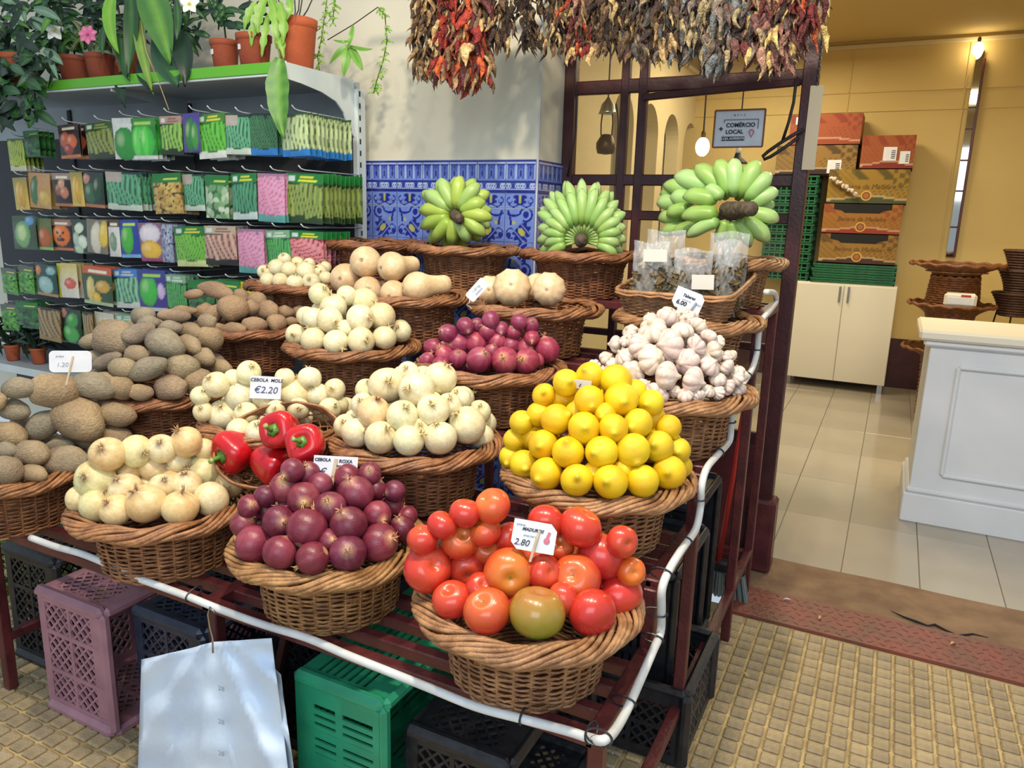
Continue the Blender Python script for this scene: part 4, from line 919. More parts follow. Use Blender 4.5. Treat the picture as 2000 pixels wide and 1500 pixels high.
DESC = dict(pale='pale broad beans', dark='dark green beans', teal='teal runner beans', bright='bright green beans', cuke='gherkins on purple', lime='yellow-green beans under a pink header', peas='bright green peas', whitepea='one big pea pod on white', olive='olive-green beans', redon='red onions on black', leek='spring onions on yellow', corn='yellow maize', courg='courgettes', chest='chestnut-brown onions on black', darkc='dark courgettes', seedY='yellow lentils', grwh='white and green vegetables', tealH='teal beans under a green header', pink='pink speckled beans', oliveH='olive beans under a green header', cabb='cabbage', pump='a carved smiling pumpkin', pump2='a brown pumpkin', slices='sliced courgette', palewh='white roots', melon='a pale melon', blueg='green gherkins on blue', cornbowl='a bowl of sweetcorn', bluebean='bluish beans', greenH='slanted green beans', beige='brown striped beans', grn='green pods', redbean='red speckled beans', lett='lettuce', tealmel='a round bluish melon', yelwh='a red tomato on yellow and white', gourd='yellow gourds', bluebn='long beans under a blue header', purg='green beans on purple', ygreen='yellow beans', dkgrn='dark green vegetables', apple='a green pepper', brownr='brown roots', yelfl='a yellow squash flower')
PK = [[(13,42,266,329,'leek'),(43,76,250,302,'dkgrn'),(111,149,238,304,'redon'),(162,216,234,304,'olive'),(218,256,225,306,'whitepea'),(250,300,225,306,'peas'),(311,351,221,297,'lime'),(355,388,215,292,'cuke'),(384,438,216,304,'bright'),(441,488,219,296,'teal'),(487,540,215,297,'dark'),(546,601,215,299,'pale')],
 [(22,49,342,405,'corn'),(52,98,333,402,'courg'),(100,133,333,398,'chest'),(134,157,331,398,'corn'),(158,200,331,400,'darkc'),(204,272,331,405,'teal'),(297,350,333,412,'seedY'),(352,396,335,409,'teal'),(399,447,336,421,'grwh'),(451,500,333,423,'tealH'),(503,556,333,428,'pink'),(558,628,333,430,'oliveH')],
 [(22,68,417,482,'cabb'),(70,97,422,483,'pump2'),(98,137,424,484,'pump'),(139,168,424,490,'slices'),(170,207,424,490,'palewh'),(209,231,424,496,'melon'),(232,267,424,498,'blueg'),(269,312,430,505,'cornbowl'),(313,336,433,507,'bluebean'),(338,397,437,515,'greenH'),(399,458,436,512,'beige'),(461,514,442,528,'pink'),(516,563,444,520,'grn'),(566,628,446,516,'redbean')],
 [(0,31,520,570,'lett'),(33,63,515,568,'lett'),(66,108,512,573,'tealmel'),(110,147,510,576,'yelwh'),(158,215,516,590,'gourd'),(218,266,521,596,'bluebn'),(268,318,523,602,'purg'),(321,360,532,606,'grn'),(366,414,543,608,'dkgrn'),(418,468,543,612,'dkgrn'),(471,522,547,614,'ygreen')],
 [(0,28,590,640,'lett'),(30,70,586,636,'dkgrn'),(72,115,597,660,'brownr'),(118,157,599,665,'apple'),(159,180,605,672,'brownr'),(182,222,606,675,'yelfl'),(225,270,610,675,'grn')]]
pk_cache = {}
def packet_mesh(kind, w, h):
    key = (kind, round(w, 2), round(h, 2))
    if key in pk_cache: return pk_cache[key]
    f = DZ[kind]; m = mb(); nu, nv = 22, 28
    bulge = lambda u, v: -.010 * (math.sin(PI * u) ** .6) * (math.sin(PI * min(1, v / .85)) ** .7 if v < .85 else 0)
    m.grid(lambda u, v: ((u - .5) * w, bulge(u, v), -h * (1 - v)), nu, nv, f)
    m.grid(lambda u, v: ((.5 - u) * w, .0015 - .4 * bulge(u, v), -h * (1 - v)), 6, 8, lambda u, v: C(150, 156, 150))
    me = m.mesh('seed_packet', 'card_print', True); pk_cache[key] = me; return me
hook_m = mb().tube([(0, 0, 0), (0, -.36, 0), (0, -.385, .004), (0, -.40, .016)], .0026, 6).mesh('hook', 'white_metal', True)
rk = random.Random(11); rows_w = ['top', 'second', 'third', 'fourth', 'lowest']; used = {}
for rn, row in enumerate(PK):
    for cn, (x0, x1, y0_, y1_, kind) in enumerate(row):
        yf = 2.425 + rk.uniform(-.01, .015); a = onY((x0 + x1) / 2, y0_, yf); l = onY(x0, (y0_ + y1_) / 2, yf); q = onY(x1, (y0_ + y1_) / 2, yf); b = onY((x0 + x1) / 2, y1_, yf)
        w = q[0] - l[0]; h = a[2] - b[2]; me = packet_mesh(kind, w, h); xc = a[0]
        hk = link('hook', hook_m, gon); hk.location = (xc + gloc[0], GB - .01 - GB, a[2] + .002)
        n = 10 if (rn in (0, 1) and cn == len(row) - 1) else (7 if cn == len(row) - 1 and rn == 2 else rk.choice((4, 5, 5)))
        for k in range(n):
            o = link('seed_packet', me, loc=(xc + rk.uniform(-.004, .004), yf + k * (.029 if n > 5 else .024), a[2] - .012)); o.rotation_euler = (rk.uniform(-.04, .03), rk.uniform(-.05, .05), rk.uniform(-.06, .06))
            d = DESC[kind]
            if k == 0:
                lb = f'seed packet showing {d}, {ORD[cn]} from left in {rows_w[rn]} row'
                tag(o, lb, 'seed packet', f'front packets of the {rows_w[rn]} row')
            else: tag(o, f'packet of {d}, {ORD[k]} back, {ORD[cn]} hook, {rows_w[rn]} row', 'seed packet', f'packets hanging behind the front ones in the {rows_w[rn]} row')

# ---------------------------------------------------------------- plants
def leaf_mesh(base, ctrl, tip, w, c1, c2, nrm, n=10, fold=.25, ribs=0, wave=0.0):
    b, c, t = (np.array(p, float) for p in (base, ctrl, tip)); nrm = np.array(nrm, float); m = mb(); cs = []; vs = []
    for i in range(n + 1):
        s = i / n; p = (1 - s) ** 2 * b + 2 * s * (1 - s) * c + s * s * t; d = 2 * (1 - s) * (c - b) + 2 * s * (t - c); d /= max(np.linalg.norm(d), 1e-6)
        sd = np.cross(d, nrm); sd /= max(np.linalg.norm(sd), 1e-6); nn = np.cross(sd, d); ww = w * (math.sin(PI * min(1, .06 + .94 * s)) ** .75) * (1 - .35 * s) * (1 + wave * math.sin(s * 22))
        for k, q in enumerate((-1, -.5, 0, .5, 1)):
            vs.append(p + sd * ww * q + nn * w * fold * abs(q)); cs.append(mixc(c1, c2, .7 if k == 2 else (.35 * (i % 2) if ribs else .15 * abs(q))))
    fs = [(i * 5 + k, i * 5 + k + 1, (i + 1) * 5 + k + 1, (i + 1) * 5 + k) for i in range(n) for k in range(4)]
    return m.add(vs, fs, cs)
CW = -CAM_R[:, 2]
def leaf_px(parent, loc, pb, pc, pt, wpx, c1, c2, yb, yt=None, name='leaf', fold=.2, mat='leaf', ribs=0, wave=0.0):
    yt = yb if yt is None else yt; a, c, t = onY(*pb, yb), onY(*pc, (yb + yt) / 2 - .03), onY(*pt, yt)
    w = wpx * proj(c)[2] / FPX; o = leaf_mesh(a, c, t, w, c1, c2, CW, 12, fold, ribs, wave).build(name, mat, parent, True); o.location = tuple(-np.array(loc)); return o
def pot(parent, r, h, tint=(1, 1, 1), mat='terracotta'):
    prof = [(r * .70, 0), (r * .74, .003), (r * .94, h * .80), (r * .96, h * .82), (r, h * .83), (r * 1.02, h * .99), (r * .95, h), (r * .90, h * .97), (r * .86, h * .85)]
    o = mb().lathe(prof, 28).build('pot', mat, parent, True); o.color = (*tint, 1)
    mb().lathe([(r * .87, h * .84), (r * .5, h * .87), (.002, h * .88)], 20).build('soil', 'soil', parent, True); return o
def plant(name, label, px, y, r, h, tint=(1, 1, 1)):
    p = onY(px, 130, y); loc = (p[0], y, GZ - .004); t = thing(name, label, 'potted plant', loc); pot(t, r, h, tint); return t, loc
LG, MG, DG, DG2, YG = C(120, 168, 66), C(70, 124, 52), C(34, 66, 40), C(22, 46, 30), C(150, 180, 80)
rl = random.Random(21)
def scatter_leaves(t, loc, n, box, y0, y1, wpx, lpx, cols, mat='leaf', down=0.3, fold=.2):
    for _ in range(n):
        bx_, by_ = rl.uniform(box[0], box[2]), rl.uniform(box[1], box[3]); a = rl.uniform(-PI, PI); L = rl.uniform(*lpx); yy = rl.uniform(y0, y1)
        tx, ty = bx_ + L * math.cos(a), by_ + L * (math.sin(a) * .7 + down); leaf_px(t, loc, (bx_, by_), ((bx_ + tx) / 2, (by_ + ty) / 2 - L * .15), (tx, ty), rl.uniform(*wpx), *rl.choice(cols), yy, yy + rl.uniform(-.06, .06), 'leaf', fold, mat)
def stem_px(t, loc, pts, y, rpx=1.2, mat='wood_stick', name='stem', y2=None):
    n = len(pts); P_ = [onY(*p, y + ((y2 - y) * i / (n - 1) if y2 else 0)) - np.array(loc) for i, p in enumerate(pts)]; o = mb().tube(P_, rpx * 3.4 / FPX, 5).build(name, mat, t, True); return o
mk('stem_dark', C(50, 44, 34), .7); mk('stem_green', C(96, 120, 50), .6)
# big terracotta pot with drooping fern fronds and trailing vines
t, loc = plant('potted_fern', 'largest orange terracotta pot with drooping fern fronds at the shelf end', 580, 2.52, .086, .20, (1.1, 1.02, .95))
for k in range(7):
    x = 575 + rl.uniform(-25, 30); stem_px(t, loc, [(580 + rl.uniform(-12, 14), 48), (580 + (x - 580) * 1.4, 20), (580 + (x - 580) * 2.4, -12)], 2.52, 1.1, 'stem_dark')
for pb, pc, pt, w in (((520, -5), (500, 30), (505, 66), 13), ((530, 0), (545, 40), (540, 95), 14), ((515, 10), (490, 50), (492, 92), 11), ((545, 5), (560, 40), (552, 90), 12), ((525, 30), (515, 70), (512, 112), 9), ((540, 40), (550, 80), (555, 115), 10), ((500, 5), (480, 30), (478, 60), 9), ((560, -5), (575, 10), (560, 40), 9)):
    leaf_px(t, loc, pb, pc, pt, w, LG, YG, 2.45, 2.42, 'frond', .25, 'leaf', 0, .25)
stem_px(t, loc, [(540, 85), (546, 105), (548, 135)], 2.40, 1.6, 'stem_green')
leaf_px(t, loc, (548, 115), (536, 185), (556, 272), 27, MG, LG, 2.37, 2.36, 'frond', .25, 'leaf', 1, .06)
for sx, pts in ((0, [(640, -10), (634, 30), (628, 75), (620, 110), (624, 138)]), (1, [(655, 0), (652, 20), (650, 45)]), (2, [(640, 78), (690, 48), (738, 14), (752, 30), (756, 80), (748, 120), (735, 160), (730, 182)])):
    stem_px(t, loc, pts, 2.62, .9, 'stem_green' if sx < 2 else 'stem_dark', 'vine')
    for i in range(len(pts) - 1):
        if sx == 2 and i < 2: continue
        for _ in range(12):
            s = rl.random(); x = pts[i][0] * (1 - s) + pts[i + 1][0] * s; y = pts[i][1] * (1 - s) + pts[i + 1][1] * s; ang = rl.uniform(0, 2 * PI); L = rl.uniform(8, 16)
            leaf_px(t, loc, (x, y), (x + L * .5 * math.cos(ang), y + L * .4 * math.sin(ang)), (x + L * math.cos(ang), y + L * .6 * math.sin(ang) + 5), 2.2, LG, YG, 2.62)
for pb, pc, pt, w in (((690, 50), (685, 75), (680, 95), 6), ((682, 90), (660, 100), (645, 125), 8), ((682, 92), (675, 120), (672, 150), 11), ((684, 92), (700, 120), (708, 138), 10), ((684, 90), (710, 100), (728, 96), 5), ((680, 80), (670, 85), (650, 78), 4)):
    leaf_px(t, loc, pb, pc, pt, w, LG, MG, 2.62, 2.60)
# two brown pots of dark rubbery leaves
for px, r_, h_, lab, bx in ((498, .072, .145, 'brown plastic pot of dark glossy leaves, second from the shelf end', (430, -10, 530, 60)), (441, .060, .135, 'small brown pot of dark leaves with a white price sticker', (380, 0, 450, 60))):
    t, loc = plant('potted_plant', lab, px, 2.47, r_, h_, (.66, .58, .58)); stem_px(t, loc, [(px, 75), (px - 4, 40), (px - 12, -10)], 2.47, 1.6, 'stem_dark')
    mb().box((-.02, -r_ * .86, h_ * .62), (.018, .003, .020), 0, Matrix.Rotation(-.3, 3, 'Z')).build('sticker', 'paper', t)
    for _ in range(11):
        a = rl.uniform(-2.6, .2); sx = px + rl.uniform(-14, 6); sy = rl.uniform(10, 62); L = rl.uniform(30, 48)
        leaf_px(t, loc, (sx, sy), (sx + L * .5 * math.cos(a), sy + L * .35 * math.sin(a) - 6), (sx + L * math.cos(a), sy + L * .55 * math.sin(a) + 10), rl.uniform(8, 11), *rl.choice(((DG, MG), (DG2, DG))), 2.47, 2.45)
# broad strap-leaved plant
t, loc = plant('potted_plant', 'plant with very broad drooping strap leaves in the middle of the shelf top', 258, 2.50, .07, .15)
for pb, pc, pt, w, c1, c2 in (((225, -20), (200, 40), (235, 108), 16, C(104, 168, 50), YG), ((285, -30), (310, 20), (336, 130), 38, C(62, 112, 52), LG), ((270, 20), (270, 90), (302, 188), 14, C(104, 140, 60), YG), ((330, 60), (372, 90), (362, 170), 26, DG2, DG), ((310, 70), (330, 130), (350, 172), 32, C(40, 74, 60), MG), ((235, 60), (240, 130), (255, 160), 14, DG, MG), ((245, 140), (228, 160), (246, 212), 14, DG2, DG), ((205, 50), (196, 80), (202, 110), 9, DG, MG), ((280, 110), (278, 150), (300, 180), 18, DG2, DG), ((345, 0), (352, 40), (345, 80), 10, DG, MG), ((255, -20), (262, 60), (250, 150), 18, DG, MG)):
    leaf_px(t, loc, pb, pc, pt, w, c1, c2, 2.44, 2.36, 'leaf', .22, 'leaf')
stem_px(t, loc, [(275, 40), (285, 100), (310, 160), (330, 215)], 2.37, .9, 'straw')
def flower(px, py, y, rp, col, label, n=5, cc=C(214, 206, 120)):
    p = onY(px, py, y); t = thing('flower', label, 'flower', p); q = rp * proj(p)[2] / FPX
    for k in range(n):
        a = 2 * PI * k / n + .3; d = CAM_R[:, 0] * math.cos(a) + CAM_R[:, 1] * math.sin(a)
        leaf_mesh((0, 0, 0), d * q * .6 + CW * q * .2, d * q, q * .42, col, mixc(col, (1, 1, 1), .3), CW, 6, .1).build('petal', 'leaf_matte', t, True)
    mb().lathe(sph_prof(6, q * .2, -q * .2, q * .2), 8, None, lambda th, s: cc).build('flower_centre', 'leaf_matte', t, True)
flower(108, 60, 2.36, 21, C(236, 236, 240), 'white five-petalled flower on the left of the shelf top')
flower(172, 68, 2.37, 19, C(206, 92, 150), 'ragged pink flower above the left brown pots', 7, C(190, 60, 120)); flower(371, 8, 2.40, 20, C(232, 232, 238), 'white flower at the picture top between the strap leaves and pots'); flower(88, 5, 2.40, 14, C(222, 222, 200), 'cream flower at the top left corner of the picture')
for px, r_, lab, n in ((196, .066, 'brown pot of grassy stems under the pink flower', 24), (148, .080, 'wide brown pot of arching stems with a white flower', 34)):
    t, loc = plant('potted_plant', lab, px, 2.46, r_, .13, (.52, .46, .48))
    for _ in range(n):
        a = rl.uniform(0, 2 * PI); L = rl.uniform(40, 95); bx_ = px + rl.uniform(-20, 20); leaf_px(t, loc, (bx_, 98), (bx_ + L * .6 * math.cos(a), 70 - abs(L * .3)), (bx_ + L * math.cos(a), 80 + L * .5 * math.sin(a)), rl.uniform(2.5, 6), *rl.choice(((MG, LG), (C(96, 104, 66), C(140, 140, 90)), (DG, MG))), 2.46, 2.42)
t, loc = plant('potted_plant', 'dense leafy hanging plant filling the top left corner of the picture', 40, 2.44, .09, .16)
scatter_leaves(t, loc, 230, (-40, -20, 130, 140), 2.34, 2.56, (5, 11), (28, 58), ((DG, MG), (DG2, DG), (MG, LG), (C(90, 130, 100), C(150, 176, 150))), 'leaf', .25)
scatter_leaves(t, loc, 80, (-40, 110, 75, 235), 2.30, 2.38, (8, 15), (26, 46), ((DG, MG), (C(40, 84, 50), MG), (DG2, DG)), 'leaf', .5)
t, loc = plant('potted_plant', 'background foliage behind the pink and white flowers on the shelf', 210, 2.66, .08, .14)
scatter_leaves(t, loc, 190, (80, -30, 420, 80), 2.55, 2.72, (4, 9), (30, 60), ((DG2, DG), (DG, MG)), 'leaf', .1)
# plants on the low shelf at the left and the shrub beside the crates
def bush(name, label, loc, n, R, lw, ll, cols, h0=.1, mat='leaf'):
    t = thing(name, label, 'potted plant', loc); pot(t, R * .42, h0 + .02); m = mb(); r = random.Random(int(R * 1e4))
    for _ in range(n):
        u = r.uniform(-1, 1); a = r.uniform(0, 2 * PI); q = R * r.uniform(.5, 1) ; s = math.sqrt(1 - u * u); p = np.array([q * s * math.cos(a), q * s * math.sin(a), h0 + R * .7 + q * u * .8]); d = np.array([r.gauss(0, 1), r.gauss(0, 1), r.gauss(.3, .8)]); d /= np.linalg.norm(d); L = r.uniform(*ll)
        c1, c2 = r.choice(cols); mm = leaf_mesh(p, p + d * L * .5 + np.array([0, 0, L * .2]), p + d * L, r.uniform(*lw), c1, c2, np.cross(d, [.3, .5, .9]), 4, .2); m.add(mm.v, mm.f, mm.c)
    m.build('foliage', mat, t, True)['kind'] = 'stuff'
    for k in range(5): mb().tube([(0, 0, h0), (R * .2 * math.cos(k * 1.3), R * .2 * math.sin(k * 1.3), h0 + R * .6), (R * .55 * math.cos(k * 1.3), R * .55 * math.sin(k * 1.3), h0 + R)], .004, 5).build('stem', 'stem_dark', t)
    return t
bush('shrub', 'yellow-green leafy shrub at the left edge behind the black crate', (-2.72, 1.52, 0), 900, .27, (.007, .013), (.022, .04), ((C(150, 164, 40), C(190, 190, 70)), (C(70, 110, 40), C(110, 140, 50)), (C(40, 74, 34), C(70, 104, 46))), .05)
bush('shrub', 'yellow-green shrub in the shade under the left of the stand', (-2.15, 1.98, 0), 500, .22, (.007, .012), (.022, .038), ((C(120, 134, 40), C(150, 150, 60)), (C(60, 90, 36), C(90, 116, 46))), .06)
for px, py, yy in ((25, 690, 2.48), (75, 690, 2.5), (50, 640, 2.66)):
    p = onY(px, py, yy); bush('potted_plant', ['spiky dark seedling pot at the left on the low shelf', 'spiky dark seedling pot nearest the potato card on the low shelf', 'dark seedling at the back of the low shelf'][[25, 75, 50].index(px)], (p[0], yy, .565), 60, .10, (.008, .014), (.08, .14), ((DG2, DG), (C(30, 50, 44), DG)), .07)
# ---------------------------------------------------------------- green bananas
def finger(parent, loc, pb, pt, wpx, yb, yt, bow, cols, r):
    a = onY(*pb, yb); t = onY(*pt, yt); c = (a + t) / 2 + CW * bow + np.array([0, 0, .012]); n = 13; pts = []; rad = []; w = wpx * proj(c)[2] / FPX
    for i in range(n):
        s = i / (n - 1); p = (1 - s) ** 2 * a + 2 * s * (1 - s) * c + s * s * t; pts.append(p - np.array(loc))
        rad.append(w * (min(1, .30 + s * 4.2) if s < .18 else (1 if s < .62 else max(.22, 1 - ((s - .62) / .38) ** 2.2 * .80))))
    c1, c2 = cols; k = r.uniform(-.1, .2)
    cl = [mixc(mixc(c1, c2, max(0, min(1, s_ + k))), C(96, 110, 60), .6 if (s_ > .96) else 0) for s_ in np.linspace(0, 1, n)]
    m = mb().tube(pts, rad, 6, False, cl); o = m.build('banana', 'produce_satin', parent, True); return o
def bunch(label, cpx, y, fingers, stem, cols, key):
    p = onY(*cpx, y); t = thing('banana_bunch', label, 'bananas', p, None, 'green banana bunches'); r = random.Random(int(cpx[0]))
    for (pb, pt, w, dy, bow) in fingers: finger(t, p, pb, pt, w * (1.0 if cpx[0] < 1300 else 1.12), y + dy, y + dy + .02, bow, cols[r.randrange(len(cols))], r)
    (s0, s1, w0, d0, d1) = stem; a, b = onY(*s0, y + d0) - p, onY(*s1, y + d1) - p; n = 14; sw = w0 * proj(p)[2] / FPX
    mb().tube([a + (b - a) * i / (n - 1) for i in range(n)], [sw * (1 + .10 * (i % 2)) * (1.15 - .2 * i / n) for i in range(n)], 14).build('stalk', 'bark_banana', t, True)
    return t
GA1 = [(C(156, 188, 74), C(178, 202, 96)), (C(148, 186, 70), C(170, 198, 100)), (C(150, 190, 96), C(170, 200, 130))]
GA2 = [(C(136, 180, 84), C(172, 204, 136)), (C(126, 178, 80), C(164, 200, 128)), (C(146, 184, 84), C(170, 204, 140))]
GA3 = [(C(132, 178, 80), C(176, 208, 138)), (C(124, 172, 70), C(166, 202, 120)), (C(136, 186, 96), C(180, 214, 150))]
f1 = []; rb_ = random.Random(2)
c1_ = (890, 420)
for layer, (n, R1, w, dy) in enumerate(((12, 74, 14.5, -.035), (13, 80, 14, .045))):
    for k in range(n):
        a = 2 * PI * (k + .5 * layer) / n + .12; Rk = R1 * rb_.uniform(.90, 1.06) * (1.06 if math.sin(a) < -.5 else .92); f1.append(((c1_[0] + 12 * math.cos(a), c1_[1] + 12 * math.sin(a)), (c1_[0] + Rk * math.cos(a), c1_[1] + Rk * .96 * math.sin(a)), w, dy, .045 if layer == 0 else .02))
bunch('leftmost green banana bunch with its stalk pointing at the viewer', c1_, 2.60, f1, ((884, 415), (897, 428), 9.5, .0, -.10), GA1, 'B1')
f2 = []; c2_ = (1136, 468)
for layer, (n, R1, w, dy, r0) in enumerate(((15, 96, 11, -.05, 34), (16, 112, 11.5, .02, 40), (13, 118, 11, .07, 50))):
    for k in range(n):
        a = math.radians(-205 + 230 * (k + (.5 if layer == 1 else 0)) / (n - 1)); e = .80 + .20 * max(0, -math.sin(a)); Rk = R1 * e * rb_.uniform(.95, 1.04)
        f2.append(((c2_[0] + r0 * math.cos(a), c2_[1] + r0 * .8 * math.sin(a)), (c2_[0] + Rk * math.cos(a) * (.94 if layer < 2 else .86), c2_[1] + Rk * 1.04 * math.sin(a)), w, dy, .05 - .015 * layer))
tb = bunch('middle green banana bunch fanned upwards around a cut stalk', c2_, 2.62, f2, ((1135, 462), (1135, 471), 12, .02, -.07), GA2, 'B2')
p = onY(1136, 468, 2.62)
for k in range(17):      # pale finger stems converging on the stalk
    a = math.radians(-205 + 230 * k / 16); q0, q1 = onY(1136 + 14 * math.cos(a), 468 + 12 * math.sin(a), 2.58) - p, onY(1136 + 40 * math.cos(a), 466 + 34 * math.sin(a), 2.565) - p
    mb().tube([q0, (q0 + q1) / 2, q1], [.006, .005, .007], 6, False, [C(150, 186, 110)] * 3).build('finger_stem', 'produce_satin', tb, True)
f3 = [((1425, 385), (1400, 314), 17, -.02, .03), ((1432, 385), (1432, 311), 16, -.03, .03), ((1445, 385), (1480, 314), 16, -.03, .03), ((1455, 392), (1506, 340), 15, -.03, .03), ((1462, 402), (1519, 375), 14, -.02, .03), ((1462, 418), (1519, 432), 14, -.02, .03), ((1450, 430), (1500, 472), 16, -.03, .03),
      ((1410, 378), (1358, 325), 16, .0, .03), ((1392, 375), (1318, 345), 18, .03, .03), ((1372, 385), (1296, 362), 15, .05, .03), ((1400, 395), (1335, 385), 16, -.05, .03), ((1403, 420), (1332, 424), 15, -.06, .03), ((1405, 432), (1342, 462), 13, -.06, .03), ((1360, 395), (1310, 386), 15, .03, .02), ((1410, 390), (1378, 368), 12, -.06, .02), ((1345, 410), (1303, 420), 13, .02, .02), ((1330, 400), (1284, 398), 15, .07, .02), ((1335, 425), (1287, 428), 14, .07, .02), ((1350, 445), (1290, 456), 13, .06, .02), ((1370, 440), (1312, 457), 12, .03, .02), ((1340, 378), (1290, 380), 12, .08, .02),
      ((1420, 430), (1400, 478), 12, -.04, .02), ((1430, 432), (1432, 482), 13, -.04, .02), ((1440, 430), (1465, 482), 13, -.04, .02), ((1440, 392), (1462, 322), 14, .05, .02), ((1462, 410), (1512, 402), 12, .05, .02), ((1420, 390), (1375, 335), 14, .06, .02)]
bunch('rightmost green banana bunch with a stout brown stalk to the right', (1430, 405), 2.68, f3, ((1418, 410), (1468, 408), 13, -.03, -.16), GA3, 'B3')

# ---------------------------------------------------------------- spice tray with cellophane bags
zt0 = TZ[3] + BH + .001
xl, xr_ = onY(1218, 572, 2.17)[0], onY(1413, 596, 2.17)[0]; twd = xr_ - xl; tdp = .38; txc = (xl + xr_) / 2
def rrect(th, r):       # rounded rectangle of half-size following r
    c, s = math.cos(th), math.sin(th); e = .24; k = (abs(c) ** (2 / e) + abs(s) ** (2 / e)) ** (-e / 2); hx, hy = twd / 2 * r / .148, tdp / 2 * r / .148; return c * k * hx, s * k * hy
def tray_meshes():
    w = mb(); rr = random.Random(4); h = .085; seg = 132
    for j in range(15):
        z = .004 + (h - .01) * j / 14; f = .148 * (1 + .16 * z / h); pts = []
        for a in range(seg):
            th = 2 * PI * a / seg; x, y = rrect(th, f + .0025 * math.cos(th * 30 + PI * j)); pts.append((x, y, z + rr.uniform(-.0005, .0005)))
        w.tube(pts, .0026, 5, True)
    rim = mb().tube([(*rrect(2 * PI * a / seg, .148 * 1.17), h) for a in range(seg)], .0065, 8, True); rim.tube([(*rrect(2 * PI * a / seg, .148 * 1.19), h - .008 + .002 * math.sin(a)) for a in range(seg)], .004, 6, True)
    b = mb().box((0, 0, .004), (twd * .97, tdp * .97, .006)); return w.mesh('weave', 'wicker', True), rim.mesh('rim', 'wicker_rim', True), b.mesh('base', 'wicker')
tray = thing('wicker_tray', 'rectangular wicker tray holding cellophane bags of dried leaves', 'tray', (txc, 2.17 + tdp / 2, zt0 + .012), (.11, 0, 0))
for nm, me in zip(('weave', 'rim', 'base'), tray_meshes()): link(nm, me, tray, color=TAN)
mk('cream_label', C(206, 204, 196), .7)
mk('dried_leaf', C(112, 92, 54), .8, C(72, 60, 36), 60, .8, 60)
def spice_bag(label, x0, x1, y0_, y1_, yd, lab=None):
    a, b = onY(x0, y1_, yd), onY(x1, y0_, yd); b[0] = min(b[0], txc + twd / 2 + .012); w = b[0] - a[0]; zb = zt0 + .012 + .11 * (yd - 2.36); h = b[2] - zb; t = thing('spice_bag', label, 'bag', ((a[0] + b[0]) / 2, yd, zb)); r = random.Random(x0)
    bul = lambda u, v: .034 * (math.sin(PI * u) ** .5) * (1 - v ** 4) + .003 * math.sin(u * 23 + v * 17 + x0) + .0025 * math.sin(u * 41 - v * 37)
    m = mb(); m.grid(lambda u, v: ((u - .5) * w, -bul(u, v), v * h + .004 * math.sin(u * 7 + x0) * v), 26, 22); m.grid(lambda u, v: ((.5 - u) * w, bul(u, v), v * h + .004 * math.sin((1 - u) * 7 + x0) * v), 26, 22); m.build('film', 'cellophane', t, True)
    k = mb()
    for _ in range(230):
        p = np.array([r.uniform(-.43, .43) * w, r.uniform(-.024, .022), r.uniform(.02, .62) * h]); d = np.array([r.gauss(0, 1), r.gauss(0, .5), r.gauss(0, 1)]); d /= np.linalg.norm(d); mm = leaf_mesh(p - d * .02, p + np.array([0, -.006, .004]), p + d * .022, .010, (.5, .5, .5), (.5, .5, .5), (0, -1, .3), 3, .3); k.add(mm.v, mm.f)
    o = k.build('dried_leaves', 'dried_leaf', t, True); o['kind'] = 'stuff'
    if lab:
        lx0, lx1, ly0, ly1 = lab; p0, p1 = onY(lx0, ly1, yd - .045), onY(lx1, ly0, yd - .045); mb().box(((p0[0] + p1[0]) / 2 - t.location.x, -.046, (p0[2] + p1[2]) / 2 - t.location.z), (p1[0] - p0[0], .001, p1[2] - p0[2]), 0, Matrix.Rotation(-.04, 3, 'Y')).build('label', 'cream_label', t)
    return t
spice_bag('cellophane bag of dried leaves at the left of the tray, cream label', 1233, 1308, 474, 570, 2.215, (1256, 1304, 488, 510)); spice_bag('cellophane bag in the middle of the tray, white label low down', 1312, 1394, 488, 575, 2.225, (1350, 1396, 538, 564)); spice_bag('cellophane bag at the right of the tray', 1392, 1462, 470, 575, 2.30)
spice_bag('cellophane bag behind the cream-labelled one', 1258, 1340, 452, 560, 2.36); spice_bag('cellophane bag behind the right one, pale top', 1380, 1476, 455, 560, 2.42)

# ---------------------------------------------------------------- tilted lattice basket of red peppers
pc = onY(545, 868, 1.405); s_ = proj(pc)[2] / FPX
pb_ = thing('lattice_basket', 'small open-lattice oval basket of red peppers tilted over the onions', 'basket', pc)
pb_.rotation_mode = 'QUATERNION'; nz = Vector((.42, -.58, .70)).normalized(); ax = (Vector(CAM_R[:, 0]) * .88 + Vector(CAM_R[:, 1]) * .45); ax = (ax - nz * ax.dot(nz)).normalized(); ay = nz.cross(ax); pb_.rotation_quaternion = Matrix((ax, ay, nz)).transposed().to_quaternion()
ra, rb2 = 120 * s_, 88 * s_; dep = .075
def bowl(th, v): k = math.sqrt(max(0, 1 - v * v * .82)); return (ra * k * math.cos(th), rb2 * k * math.sin(th), -dep * v)
for nm, rr_, off in (('rim', .0045, 0), ('rim', .004, -.007), ('rim', .0038, .006)): mb().tube([(ra * 1.0 * math.cos(a) * (1 + off), rb2 * math.sin(a) * (1 + off), off * .8 + .002 * math.sin(a * 13)) for a in np.linspace(0, 2 * PI, 64, endpoint=False)], rr_, 7, True).build(nm, 'wicker_rim', pb_, True).color = (.95, .78, .62, 1)
lat = mb()
for sg in (1, -1):
    for k in range(22):
        t0 = 2 * PI * k / 22; lat.tube([bowl(t0 + sg * 1.1 * v, v) for v in np.linspace(0, 1, 9)], .0021, 5)
for v in (.2, .45, .7): lat.tube([bowl(a, v) for a in np.linspace(0, 2 * PI, 40, endpoint=False)], .0022, 5, True)
lat.build('lattice', 'wicker', pb_, True).color = (.95, .78, .62, 1)
